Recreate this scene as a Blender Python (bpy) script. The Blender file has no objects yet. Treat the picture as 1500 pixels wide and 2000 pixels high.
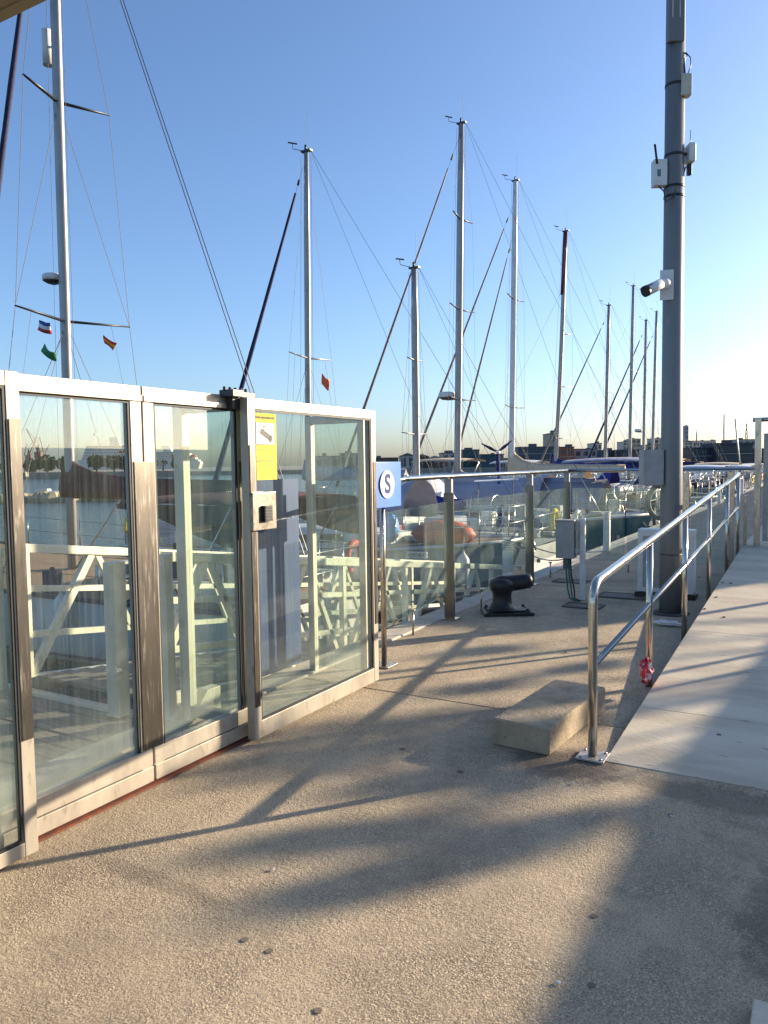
import bpy, math, random
from mathutils import Vector, Matrix, Euler
R = math.radians
S = bpy.context.scene
C = S.collection
random.seed(7)

# ------------------------------------------------------------------ camera, world, sun, exposure
cam_d = bpy.data.cameras.new('camera'); cam = bpy.data.objects.new('camera', cam_d); C.objects.link(cam)
cam_d.sensor_fit = 'VERTICAL'; cam_d.sensor_height = 36.0; cam_d.lens = 27.0
cam_d.clip_start = 0.05; cam_d.clip_end = 9000
CAM = Matrix.Translation((0, 0, 1.6)) @ Matrix.Rotation(R(30.0), 4, 'Z') @ Matrix.Rotation(R(90 - 3.55), 4, 'X') @ Matrix.Rotation(R(-0.8), 4, 'Z')
cam.matrix_world = CAM
S.camera = cam

SUN_AZ, SUN_EL = 38.0, 15.0
world = bpy.data.worlds.new('World'); S.world = world; world.use_nodes = True
wn = world.node_tree.nodes; wl = world.node_tree.links
sky = wn.new('ShaderNodeTexSky'); sky.sky_type = 'NISHITA'; sky.sun_disc = False
sky.sun_elevation = R(SUN_EL); sky.sun_rotation = R(SUN_AZ)
sky.altitude = 0; sky.air_density = 0.9; sky.dust_density = 1.4; sky.ozone_density = 4.3
gr = wn.new('ShaderNodeMix'); gr.data_type = 'RGBA'; gr.blend_type = 'MULTIPLY'; gr.inputs[0].default_value = 1.0; gr.inputs[7].default_value = (1.05, .985, .965, 1)
wl.new(sky.outputs[0], gr.inputs[6]); wl.new(gr.outputs[2], wn['Background'].inputs[0]); wn['Background'].inputs[1].default_value = 0.119
sl = bpy.data.lights.new('sun', 'SUN'); sun = bpy.data.objects.new('sun', sl); C.objects.link(sun)
sl.energy = 5.0; sl.angle = R(0.5); sl.color = (1.0, 0.825, 0.615)
sd = Vector((math.sin(R(SUN_AZ)) * math.cos(R(SUN_EL)), math.cos(R(SUN_AZ)) * math.cos(R(SUN_EL)), math.sin(R(SUN_EL))))
sun.rotation_euler = sd.to_track_quat('Z', 'Y').to_euler(); sun.location = sd * 60
S.view_settings.view_transform = 'Standard'; S.view_settings.look = 'None'
S.view_settings.exposure = 1.22; S.view_settings.gamma = 1.0; S.view_settings.use_curve_mapping = False
S.cycles.max_bounces = 10; S.cycles.transparent_max_bounces = 28; S.cycles.caustics_reflective = False
S.cycles.caustics_refractive = False; S.cycles.glossy_bounces = 4; S.cycles.diffuse_bounces = 4

# ------------------------------------------------------------------ pixel helpers: where a thing of the photograph stands in the place
def ray(px, py):
    d = Vector(((px - 750) / 1500.0, (1000 - py) / 1500.0, -1.0))
    return (CAM.to_3x3() @ d)
def on_z(px, py, z=0.0):
    d = ray(px, py); t = (z - 1.6) / d.z
    return Vector((0, 0, 1.6)) + d * t
def on_y(px, py, y):
    d = ray(px, py); return Vector((0, 0, 1.6)) + d * (y / d.y)
def on_x(px, py, x):
    d = ray(px, py); return Vector((0, 0, 1.6)) + d * (x / d.x)
def at_d(px, py, D):
    return Vector((0, 0, 1.6)) + ray(px, py) * D

# ------------------------------------------------------------------ materials
MATS = {}
def N(nt, t, **kw):
    n = nt.nodes.new(t)
    for k, v in kw.items(): setattr(n, k, v)
    return n
def mat(name, col, rough=0.6, metal=0.0, col2=None, scale=8.0, lo=0.4, hi=0.65, bump=0.0, bscale=40.0, detail=6.0,
        col3=None, scale3=60.0, lo3=0.6, hi3=0.7, rough2=None, stretch=(1, 1, 1), emit=None, spec=None, bdist=0.01):
    if name in MATS: return MATS[name]
    m = bpy.data.materials.new(name); m.use_nodes = True; nt = m.node_tree
    b = nt.nodes['Principled BSDF']; L = nt.links
    b.inputs['Base Color'].default_value = (*col, 1); b.inputs['Roughness'].default_value = rough
    b.inputs['Metallic'].default_value = metal
    if spec is not None: b.inputs['Specular IOR Level'].default_value = spec
    geo = N(nt, 'ShaderNodeNewGeometry'); mp = N(nt, 'ShaderNodeMapping'); mp.inputs['Scale'].default_value = stretch
    L.new(geo.outputs['Position'], mp.inputs['Vector'])
    cur = None
    def layer(prev, c2, sc, a, bb):
        nz = N(nt, 'ShaderNodeTexNoise'); nz.inputs['Scale'].default_value = sc; nz.inputs['Detail'].default_value = detail
        nz.inputs['Roughness'].default_value = 0.62
        L.new(mp.outputs[0], nz.inputs['Vector'])
        mr = N(nt, 'ShaderNodeMapRange'); mr.inputs[1].default_value = a; mr.inputs[2].default_value = bb
        L.new(nz.outputs['Fac'], mr.inputs[0])
        mx = N(nt, 'ShaderNodeMix', data_type='RGBA'); L.new(mr.outputs[0], mx.inputs[0])
        if prev is None: mx.inputs[6].default_value = (*col, 1)
        else: L.new(prev, mx.inputs[6])
        mx.inputs[7].default_value = (*c2, 1)
        return mx.outputs[2], mr.outputs[0]
    if col2:
        cur, f = layer(cur, col2, scale, lo, hi)
        if rough2 is not None:
            mr = N(nt, 'ShaderNodeMapRange'); mr.inputs[3].default_value = rough; mr.inputs[4].default_value = rough2
            L.new(f, mr.inputs[0]); L.new(mr.outputs[0], b.inputs['Roughness'])
    if col3: cur, f = layer(cur, col3, scale3, lo3, hi3)
    if cur is not None: L.new(cur, b.inputs['Base Color'])
    if bump:
        nz = N(nt, 'ShaderNodeTexNoise'); nz.inputs['Scale'].default_value = bscale; nz.inputs['Detail'].default_value = 5
        L.new(mp.outputs[0], nz.inputs['Vector'])
        bp = N(nt, 'ShaderNodeBump'); bp.inputs['Strength'].default_value = bump; bp.inputs['Distance'].default_value = bdist
        L.new(nz.outputs['Fac'], bp.inputs['Height']); L.new(bp.outputs[0], b.inputs['Normal'])
    if emit:
        b.inputs['Emission Color'].default_value = (*emit[0], 1); b.inputs['Emission Strength'].default_value = emit[1]
    MATS[name] = m
    return m

def aggregate_mat():
    m = bpy.data.materials.new('exposed_aggregate'); m.use_nodes = True; nt = m.node_tree; L = nt.links
    b = nt.nodes['Principled BSDF']; b.inputs['Roughness'].default_value = 0.93; b.inputs['Specular IOR Level'].default_value = 0.25
    geo = N(nt, 'ShaderNodeNewGeometry')
    def noise(sc, d=5, r=0.6):
        n = N(nt, 'ShaderNodeTexNoise'); n.inputs['Scale'].default_value = sc; n.inputs['Detail'].default_value = d; n.inputs['Roughness'].default_value = r
        L.new(geo.outputs['Position'], n.inputs['Vector']); return n.outputs['Fac']
    def rng(s, a, bb, c=0.0, d=1.0):
        mr = N(nt, 'ShaderNodeMapRange'); mr.inputs[1].default_value = a; mr.inputs[2].default_value = bb
        mr.inputs[3].default_value = c; mr.inputs[4].default_value = d; L.new(s, mr.inputs[0]); return mr.outputs[0]
    def mix(f, a, c, blend='MIX'):
        mx = N(nt, 'ShaderNodeMix', data_type='RGBA', blend_type=blend)
        if isinstance(f, float): mx.inputs[0].default_value = f
        else: L.new(f, mx.inputs[0])
        for i, v in ((6, a), (7, c)):
            if isinstance(v, tuple): mx.inputs[i].default_value = (*v, 1)
            else: L.new(v, mx.inputs[i])
        return mx.outputs[2]
    vor = N(nt, 'ShaderNodeTexVoronoi'); vor.inputs['Scale'].default_value = 118.0
    warp = N(nt, 'ShaderNodeTexNoise'); warp.inputs['Scale'].default_value = 60
    L.new(geo.outputs['Position'], warp.inputs['Vector'])
    wv = N(nt, 'ShaderNodeVectorMath', operation='MULTIPLY_ADD'); wv.inputs[1].default_value = (.012, .012, .012)
    L.new(warp.outputs['Color'], wv.inputs[0]); L.new(geo.outputs['Position'], wv.inputs[2]); L.new(wv.outputs[0], vor.inputs['Vector'])
    base = mix(rng(noise(1.3, 6), .38, .62), (.62, .505, .345), (.47, .38, .26))
    base = mix(rng(noise(7, 8, .75), .45, .7), base, (.62, .50, .33))
    base = mix(rng(noise(3.3, 10, .8), .50, .66, 0, .55), base, (.30, .235, .155))
    pebble = mix(rng(vor.outputs['Color'], .15, .85), (.28, .22, .15), (.84, .69, .49))
    pebble = mix(rng(vor.outputs['Distance'], .42, .62, 0, .8), pebble, (.15, .115, .075))
    cover = rng(noise(1.7, 8, .75), .40, .62, .05, .65)
    base = mix(cover, base, pebble)
    base = mix(rng(noise(160, 3), .52, .63, 0, .85), base, (.14, .11, .075))
    base = mix(rng(noise(2.0, 10, .75), .54, .70, 0, .55), base, (.20, .165, .12))
    base = mix(rng(noise(.8, 8, .7), .50, .66, 0, .5), base, (.27, .225, .165))
    # chewing-gum spots and oil stains lying on the slab
    v2 = N(nt, 'ShaderNodeTexVoronoi'); v2.inputs['Scale'].default_value = 2.1; L.new(wv.outputs[0], v2.inputs['Vector'])
    base = mix(rng(v2.outputs['Distance'], .035, .05, .75, 0), base, (.07, .06, .055))
    # old water and oil stains round the handrail foot and along the ramp toe
    for (cx_, cy_, rx_, ry_, k_) in ((-1.18, 3.92, .34, .24, .75), (-.35, 3.86, .62, .16, .5), (-.05, 2.9, .22, .5, .55), (-2.2, 2.05, .45, .06, .35)):
        vm = N(nt, 'ShaderNodeVectorMath', operation='SUBTRACT'); vm.inputs[1].default_value = (cx_, cy_, 0); L.new(geo.outputs['Position'], vm.inputs[0])
        vs_ = N(nt, 'ShaderNodeVectorMath', operation='MULTIPLY'); vs_.inputs[1].default_value = (1/rx_, 1/ry_, 0); L.new(vm.outputs[0], vs_.inputs[0])
        ln = N(nt, 'ShaderNodeVectorMath', operation='LENGTH'); L.new(vs_.outputs[0], ln.inputs[0])
        aa = N(nt, 'ShaderNodeMath', operation='MULTIPLY_ADD'); L.new(noise(9, 6, .7), aa.inputs[0]); aa.inputs[1].default_value = 1.5; L.new(ln.outputs['Value'], aa.inputs[2])
        base = mix(rng(aa.outputs[0], 1.35, 1.75, k_, 0), base, (.13, .105, .08))
    L.new(base, b.inputs['Base Color'])
    h1 = rng(vor.outputs['Distance'], 0, .75, 1, 0)
    ad = N(nt, 'ShaderNodeMath', operation='MULTIPLY'); L.new(h1, ad.inputs[0]); L.new(cover, ad.inputs[1])
    ad2 = N(nt, 'ShaderNodeMath', operation='MULTIPLY_ADD'); L.new(noise(45, 8, .72), ad2.inputs[0]); ad2.inputs[1].default_value = 2.2; L.new(ad.outputs[0], ad2.inputs[2])
    bp = N(nt, 'ShaderNodeBump'); bp.inputs['Strength'].default_value = 0.8; bp.inputs['Distance'].default_value = 0.006
    L.new(ad2.outputs[0], bp.inputs['Height']); L.new(bp.outputs[0], b.inputs['Normal'])
    return m
M_AGG = aggregate_mat()

def glass_mat(name, tint, dirt, dirtcol, zlo=0.0, zspan=0.6, refl=1.0, streak=1.0, lowdirt=.5):
    m = bpy.data.materials.new(name); m.use_nodes = True; nt = m.node_tree; L = nt.links
    nt.nodes.remove(nt.nodes['Principled BSDF']); out = nt.nodes['Material Output']
    tr = N(nt, 'ShaderNodeBsdfTransparent'); tr.inputs[0].default_value = (*tint, 1)
    gl = N(nt, 'ShaderNodeBsdfGlossy'); gl.inputs['Roughness'].default_value = 0.012; gl.inputs[0].default_value = (.9, .97, .95, 1)
    lw = N(nt, 'ShaderNodeLayerWeight'); lw.inputs[0].default_value = .5
    pw = N(nt, 'ShaderNodeMath', operation='POWER'); pw.inputs[1].default_value = 5.0; L.new(lw.outputs['Facing'], pw.inputs[0])
    fm = N(nt, 'ShaderNodeMath', operation='MULTIPLY_ADD'); fm.inputs[1].default_value = .95 * refl; fm.inputs[2].default_value = .042 * refl; fm.use_clamp = True; L.new(pw.outputs[0], fm.inputs[0])
    mx = N(nt, 'ShaderNodeMixShader'); L.new(fm.outputs[0], mx.inputs[0]); L.new(tr.outputs[0], mx.inputs[1]); L.new(gl.outputs[0], mx.inputs[2])
    df = N(nt, 'ShaderNodeBsdfDiffuse'); df.inputs[0].default_value = (*dirtcol, 1)
    tl = N(nt, 'ShaderNodeBsdfTranslucent'); tl.inputs[0].default_value = (*dirtcol, 1)
    dm = N(nt, 'ShaderNodeMixShader'); dm.inputs[0].default_value = .35; L.new(df.outputs[0], dm.inputs[1]); L.new(tl.outputs[0], dm.inputs[2])
    geo = N(nt, 'ShaderNodeNewGeometry'); mp = N(nt, 'ShaderNodeMapping'); mp.inputs['Scale'].default_value = (75, 75, 1.6)
    L.new(geo.outputs['Position'], mp.inputs[0])
    n1 = N(nt, 'ShaderNodeTexNoise'); n1.inputs['Scale'].default_value = 1.0; n1.inputs['Detail'].default_value = 8; L.new(mp.outputs[0], n1.inputs[0])
    n2 = N(nt, 'ShaderNodeTexNoise'); n2.inputs['Scale'].default_value = 3.0; n2.inputs['Detail'].default_value = 7; L.new(geo.outputs['Position'], n2.inputs[0])
    sx = N(nt, 'ShaderNodeSeparateXYZ'); L.new(geo.outputs['Position'], sx.inputs[0])
    zr = N(nt, 'ShaderNodeMapRange'); zr.inputs[1].default_value = zlo; zr.inputs[2].default_value = zlo + zspan; zr.inputs[3].default_value = lowdirt; zr.inputs[4].default_value = 0
    zr.interpolation_type = 'SMOOTHSTEP'; L.new(sx.outputs[2], zr.inputs[0])
    a = N(nt, 'ShaderNodeMapRange'); a.inputs[1].default_value = .42; a.inputs[2].default_value = .75; a.inputs[3].default_value = dirt * .5; a.inputs[4].default_value = dirt * (1 + 1.4 * streak); L.new(n1.outputs[0], a.inputs[0])
    c = N(nt, 'ShaderNodeMapRange'); c.inputs[1].default_value = .3; c.inputs[2].default_value = .7; c.inputs[3].default_value = .6; c.inputs[4].default_value = 1.5; L.new(n2.outputs[0], c.inputs[0])
    mu = N(nt, 'ShaderNodeMath', operation='MULTIPLY'); L.new(a.outputs[0], mu.inputs[0]); L.new(c.outputs[0], mu.inputs[1])
    zc = N(nt, 'ShaderNodeMath', operation='MULTIPLY'); L.new(zr.outputs[0], zc.inputs[0]); L.new(c.outputs[0], zc.inputs[1])
    ad = N(nt, 'ShaderNodeMath', operation='ADD'); ad.use_clamp = True; L.new(mu.outputs[0], ad.inputs[0]); L.new(zc.outputs[0], ad.inputs[1])
    m2 = N(nt, 'ShaderNodeMixShader'); L.new(ad.outputs[0], m2.inputs[0]); L.new(mx.outputs[0], m2.inputs[1]); L.new(dm.outputs[0], m2.inputs[2])
    L.new(m2.outputs[0], out.inputs[0])
    return m
M_GLASS = glass_mat('gate_glass', (.94, .966, .948), .040, (.42, .46, .40), zlo=.14, zspan=.40, refl=.9, lowdirt=.20)
M_FGLASS = glass_mat('fence_glass', (.915, .962, .942), .075, (.42, .49, .43), zlo=.22, zspan=.4, refl=.7, lowdirt=.06)

def water_mat():
    m = bpy.data.materials.new('harbour_water'); m.use_nodes = True; nt = m.node_tree; L = nt.links
    b = nt.nodes['Principled BSDF']; b.inputs['Base Color'].default_value = (.012, .040, .048, 1); b.inputs['Roughness'].default_value = .09; b.inputs['IOR'].default_value = 1.33
    geo = N(nt, 'ShaderNodeNewGeometry'); mp = N(nt, 'ShaderNodeMapping'); mp.inputs['Scale'].default_value = (1.3, .8, 1); mp.inputs['Rotation'].default_value = (0, 0, .6)
    L.new(geo.outputs['Position'], mp.inputs[0])
    hs = []
    for sc, w in ((.9, 1.0), (3.3, .45), (11, .14)):
        n = N(nt, 'ShaderNodeTexNoise'); n.inputs['Scale'].default_value = sc; n.inputs['Detail'].default_value = 3; n.inputs['Distortion'].default_value = .5
        L.new(mp.outputs[0], n.inputs[0]); mu = N(nt, 'ShaderNodeMath', operation='MULTIPLY'); mu.inputs[1].default_value = w; L.new(n.outputs[0], mu.inputs[0]); hs.append(mu)
    a = N(nt, 'ShaderNodeMath', operation='ADD'); L.new(hs[0].outputs[0], a.inputs[0]); L.new(hs[1].outputs[0], a.inputs[1])
    c = N(nt, 'ShaderNodeMath', operation='ADD'); L.new(a.outputs[0], c.inputs[0]); L.new(hs[2].outputs[0], c.inputs[1])
    bp = N(nt, 'ShaderNodeBump'); bp.inputs['Strength'].default_value = .9; bp.inputs['Distance'].default_value = .14
    L.new(c.outputs[0], bp.inputs['Height']); L.new(bp.outputs[0], b.inputs['Normal'])
    return m
M_WATER = water_mat()

M_CONC = mat('smooth_concrete', (.46, .36, .245), .9, col2=(.31, .24, .165), scale=1.7, lo=.36, hi=.66, detail=9, col3=(.13, .105, .08), scale3=26, lo3=.60, hi3=.74, bump=.8, bscale=95, bdist=.004, spec=.25)
M_RAMP = mat('ramp_concrete', (.68, .60, .455), .88, spec=.25, detail=10, col2=(.50, .43, .32), scale=2.4, lo=.35, hi=.65, col3=(.26, .20, .14), scale3=13, lo3=.62, hi3=.74, bump=.8, bscale=60, bdist=.004, stretch=(.45, 1.6, 1))
M_BLOCK = mat('block_concrete', (.44, .36, .25), .92, col2=(.27, .22, .15), scale=7, lo=.38, hi=.70, detail=9, col3=(.11, .09, .06), scale3=60, lo3=.62, hi3=.70, bump=1.0, bscale=60, bdist=.007, spec=.2)
M_DARKCONC = mat('quay_wall_concrete', (.13, .12, .10), .95, col2=(.07, .07, .055), scale=3, bump=.6, bscale=12)
M_KERB = mat('kerb_stone', (.52, .47, .38), .8, col2=(.40, .36, .29), scale=5, bump=.3, bscale=60)
M_ALU = mat('worn_aluminium', (.47, .42, .335), .42, .25, col2=(.335, .295, .235), scale=7, lo=.38, hi=.68, detail=9, col3=(.16, .135, .10), scale3=22, lo3=.58, hi3=.74, stretch=(1, 1, .35), bump=.15, bscale=120, bdist=.001)
M_SCUFFREFL = mat('scuffed_dark_reflection', (.20, .18, .15), .27, .9, col2=(.09, .08, .068), scale=30, lo=.40, hi=.66, col3=(.34, .31, .26), scale3=60, lo3=.55, hi3=.75, stretch=(1, 1, .10), rough2=.42)  # scuffed metal; the dark base also stands for dark reflections
M_FPOST = mat('dark_steel_post', (.17, .16, .14), .30, .8, col2=(.12, .11, .095), scale=7, stretch=(1, 1, .15))
M_INOX = mat('stainless_steel', (.60, .55, .47), .17, 1.0, col2=(.47, .42, .35), scale=22, lo=.5, hi=.75, rough2=.30, stretch=(1, 1, .3))
M_INOX2 = mat('tarnished_stainless', (.50, .45, .39), .25, 1.0, col2=(.30, .25, .19), scale=14, lo=.48, hi=.72, rough2=.42, stretch=(1, 1, .3))
M_BLACKRUB = mat('black_rubber', (.015, .015, .016), .6)
M_RUST = mat('rusty_red_steel', (.17, .042, .015), .85, col2=(.09, .03, .015), scale=20, bump=.3, bscale=90)
M_IRON = mat('black_painted_iron', (.011, .011, .012), .42, col2=(.028, .026, .024), scale=18, lo=.54, hi=.74, bump=.35, bscale=60, bdist=.003)
M_POLE = mat('grey_painted_pole', (.20, .197, .188), .40, .15, col2=(.16, .157, .15), scale=4, lo=.35, hi=.7, col3=(.30, .27, .22), scale3=22, lo3=.68, hi3=.76, stretch=(1, 1, .2))
M_GREYBOX = mat('grey_plastic', (.36, .35, .33), .5, col2=(.29, .28, .26), scale=7, lo=.45, hi=.7)
M_WHITEBOX = mat('white_plastic', (.72, .71, .67), .4, col2=(.60, .57, .50), scale=9, lo=.52, hi=.72)
M_CREAMBOX = mat('cream_plastic', (.55, .52, .42), .5, col2=(.46, .42, .33), scale=8)
M_BLACK = mat('black_plastic', (.018, .018, .02), .4)
M_BLUE = mat('blue_sign_paint', (.035, .15, .52), .4, col2=(.05, .18, .55), scale=6)
M_WHITE = mat('white_print', (.74, .72, .68), .8, spec=.15)
M_YELLOW = mat('yellow_sticker', (.70, .53, .10), .85, spec=.1, col2=(.72, .60, .09), scale=12)
M_INK = mat('black_ink', (.03, .03, .03), .6)
M_BLUEBOARD = mat('blue_board', (.014, .05, .165), .6, col2=(.02, .065, .19), scale=5, stretch=(1, 1, .3))
M_WOOD = mat('weathered_deck_wood', (.30, .26, .215), .85, col2=(.19, .165, .135), scale=9, lo=.4, hi=.65, stretch=(.3, 4, 1), bump=.4, bscale=50)
M_GANG = mat('gangway_cream_metal', (.74, .68, .53), .5, .1, col2=(.58, .52, .39), col3=(.26, .17, .09), scale3=24, lo3=.66, hi3=.76, scale=6, lo=.5, hi=.72)
M_MAST = mat('anodised_mast', (.36, .345, .32), .42, .35, col2=(.29, .28, .26), scale=3, lo=.45, hi=.7)
M_MASTW = mat('white_mast', (.76, .75, .72), .35, col2=(.68, .66, .62), scale=3)
M_MASTR = mat('maroon_mast', (.11, .018, .02), .4)
M_WIRE = mat('rigging_wire', (.05, .05, .052), .6)
M_WIREL = mat('pale_rope', (.34, .33, .31), .8)
M_NAVY = mat('navy_canvas', (.010, .014, .055), .8, col2=(.02, .028, .09), scale=14)
M_RBLUE = mat('royal_blue_canvas', (.012, .022, .17), .8, col2=(.02, .035, .23), scale=10, bump=.4, bscale=14)
M_MAROON = mat('maroon_canvas', (.075, .012, .018), .85, col2=(.11, .02, .024), scale=8, bump=.4, bscale=12)
PI = math.pi
M_BROWNCV = mat('dark_brown_canvas', (.035, .025, .022), .85, col2=(.055, .04, .035), scale=7)
M_TANSAIL = mat('grey_uv_strip', (.27, .24, .21), .8, col2=(.18, .16, .145), scale=12)
M_GREYCV = mat('grey_blue_awning', (.27, .28, .34), .8, col2=(.33, .34, .40), scale=4, bump=.4, bscale=6, bdist=.05)
M_CREAMCV = mat('cream_canvas', (.62, .50, .33), .8, col2=(.54, .43, .28), scale=5)
M_HULLW = mat('white_gelcoat', (.62, .61, .57), .3, col2=(.48, .47, .43), scale=2.5, lo=.5, hi=.75)
M_HULLG = mat('grey_gelcoat', (.34, .37, .355), .3, col2=(.27, .30, .29), scale=2.5)
M_HULLT = mat('teal_gelcoat', (.03, .12, .14), .3, col2=(.05, .15, .16), scale=2.5)
M_HULLN = mat('navy_gelcoat', (.02, .03, .075), .25)
M_DECKT = mat('teak_deck', (.27, .18, .105), .8, col2=(.19, .125, .075), scale=9, stretch=(1, 8, 1))
M_DECKW = mat('non_slip_deck', (.36, .35, .32), .8, col2=(.27, .26, .235), scale=5)
M_DARKWIN = mat('tinted_acrylic', (.012, .014, .017), .12)
M_ORANGE = mat('orange_cover', (.60, .09, .03), .6, col2=(.42, .07, .03), scale=6, bump=.4, bscale=12)
M_REDC = mat('red_canvas', (.45, .03, .035), .7)
M_CYAN = mat('bright_blue_tarp', (.02, .22, .55), .6, col2=(.04, .30, .65), scale=9, bump=.5, bscale=18)
M_GREYRIB = mat('grey_inflatable', (.30, .32, .34), .6)
M_ANTIF = mat('antifouling', (.02, .03, .06), .8)
M_FENDER = mat('white_fender', (.62, .62, .60), .45, col2=(.5, .49, .46), scale=9)
M_AWN = mat('beige_awning', (.33, .27, .18), .8, col2=(.28, .23, .155), scale=6)
M_ROPE = mat('mooring_rope', (.42, .39, .33), .9)

# ------------------------------------------------------------------ mesh building
class MB:
    def __init__(s): s.v = []; s.f = []; s.sm = []
    def add(s, vs, fs, smooth=False):
        o = len(s.v); s.v += [tuple(v) for v in vs]; s.f += [tuple(o + i for i in f) for f in fs]; s.sm += [smooth] * len(fs); return s
    def box(s, a, b):
        x0, y0, z0 = a; x1, y1, z1 = b
        if x0 > x1: x0, x1 = x1, x0
        if y0 > y1: y0, y1 = y1, y0
        if z0 > z1: z0, z1 = z1, z0
        v = [(x0,y0,z0),(x1,y0,z0),(x1,y1,z0),(x0,y1,z0),(x0,y0,z1),(x1,y0,z1),(x1,y1,z1),(x0,y1,z1)]
        return s.add(v, [(0,3,2,1),(4,5,6,7),(0,1,5,4),(1,2,6,5),(2,3,7,6),(3,0,4,7)])
    def obox(s, c, sx, sy, sz, ax=(1,0,0), up=(0,0,1)):
        ax = Vector(ax).normalized(); up = Vector(up); ay = up.cross(ax).normalized(); az = ax.cross(ay)
        c = Vector(c); v = []
        for k in (-1, 1):
            for i, j in ((-1,-1),(1,-1),(1,1),(-1,1)):
                v.append(c + ax*i*sx/2 + ay*j*sy/2 + az*k*sz/2)
        return s.add(v, [(0,3,2,1),(4,5,6,7),(0,1,5,4),(1,2,6,5),(2,3,7,6),(3,0,4,7)])
    def bar(s, a, b, w, h=None, up=(0,0,1)):
        a = Vector(a); b = Vector(b); d = b - a
        if abs(d.normalized().dot(Vector(up))) > .98: up = (1, 0, 0)
        return s.obox((a + b) / 2, d.length, w, h or w, d, up)
    def tube(s, pts, r, n=10, caps=True, ell=1.0, ref=(0, 0, 1)):
        P = [Vector(p) for p in pts]; m = len(P)
        rr = r if isinstance(r, (list, tuple)) else [r] * m
        t0 = (P[1] - P[0]).normalized(); u = Vector(ref)
        if abs(t0.dot(u)) > .9: u = Vector((1, 0, 0))
        vs = []; prev = None
        for i in range(m):
            t = (P[min(i+1, m-1)] - P[max(i-1, 0)]).normalized()
            if prev is None: a = (u - t * u.dot(t)).normalized()
            else: a = (prev - t * prev.dot(t)).normalized()
            prev = a; b = t.cross(a)
            for k in range(n):
                an = 2 * math.pi * k / n
                vs.append(P[i] + a * math.cos(an) * rr[i] * ell + b * math.sin(an) * rr[i])
        fs = []
        for i in range(m - 1):
            for k in range(n):
                k2 = (k + 1) % n; fs.append((i*n+k, i*n+k2, (i+1)*n+k2, (i+1)*n+k))
        s.add(vs, fs, n > 5)
        if caps:
            o = len(s.v) - m * n
            s.f.append(tuple(o + n - 1 - k for k in range(n))); s.f.append(tuple(o + (m-1)*n + k for k in range(n))); s.sm += [False, False]
        return s
    def cyl(s, c, r, h, n=16, ax=(0,0,1)):
        c = Vector(c); ax = Vector(ax).normalized(); return s.tube([c, c + ax * h], r, n)
    def lathe(s, c, prof, n=20, ax=(0,0,1)):
        c = Vector(c); ax = Vector(ax).normalized(); u = Vector((1,0,0)) if abs(ax.x) < .9 else Vector((0,1,0))
        a = (u - ax * u.dot(ax)).normalized(); b = ax.cross(a); vs = []; fs = []
        for (r, z) in prof:
            for k in range(n):
                an = 2*math.pi*k/n; vs.append(c + ax*z + (a*math.cos(an) + b*math.sin(an))*max(r, 1e-4))
        for i in range(len(prof)-1):
            for k in range(n):
                k2 = (k+1) % n; fs.append((i*n+k, i*n+k2, (i+1)*n+k2, (i+1)*n+k))
        return s.add(vs, fs, True)
    def prism(s, poly, axis, a, b):
        """poly in the two other axes, extruded along axis from a to b"""
        n = len(poly); vs = []
        for t in (a, b):
            for p in poly:
                if axis == 'x': vs.append((t, p[0], p[1]))
                elif axis == 'y': vs.append((p[0], t, p[1]))
                else: vs.append((p[0], p[1], t))
        fs = [tuple(range(n))[::-1], tuple(range(n, 2*n))] + [(i, (i+1) % n, n+(i+1) % n, n+i) for i in range(n)]
        return s.add(vs, fs)
    def grid(s, rows, smooth=True, closed=False):
        m = len(rows); n = len(rows[0]); vs = [p for r in rows for p in r]; fs = []
        for i in range(m-1):
            for j in range(n if closed else n-1):
                j2 = (j+1) % n; fs.append((i*n+j, i*n+j2, (i+1)*n+j2, (i+1)*n+j))
        return s.add(vs, fs, smooth)

def link_mesh(name, mb, m, bevel=0.0, fix=False):
    me = bpy.data.meshes.new(name); me.from_pydata([tuple(v) for v in mb.v], [], mb.f); me.polygons.foreach_set('use_smooth', mb.sm)
    if isinstance(m, (list, tuple)):
        for q in m: me.materials.append(q)
    else: me.materials.append(m)
    if fix:
        import bmesh
        bm = bmesh.new(); bm.from_mesh(me); bmesh.ops.recalc_face_normals(bm, faces=bm.faces); bm.to_mesh(me); bm.free()
    me.update(); o = bpy.data.objects.new(name, me); C.objects.link(o)
    if bevel:
        bv = o.modifiers.new('bevel', 'BEVEL'); bv.width = bevel; bv.segments = 2; bv.limit_method = 'ANGLE'; bv.angle_limit = R(40)
        bv.harden_normals = True
    return o
def tag(o, label=None, cat=None, group=None, kind=None):
    if label: o['label'] = label
    if cat: o['category'] = cat
    if group: o['group'] = group
    if kind: o['kind'] = kind
    return o
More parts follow.
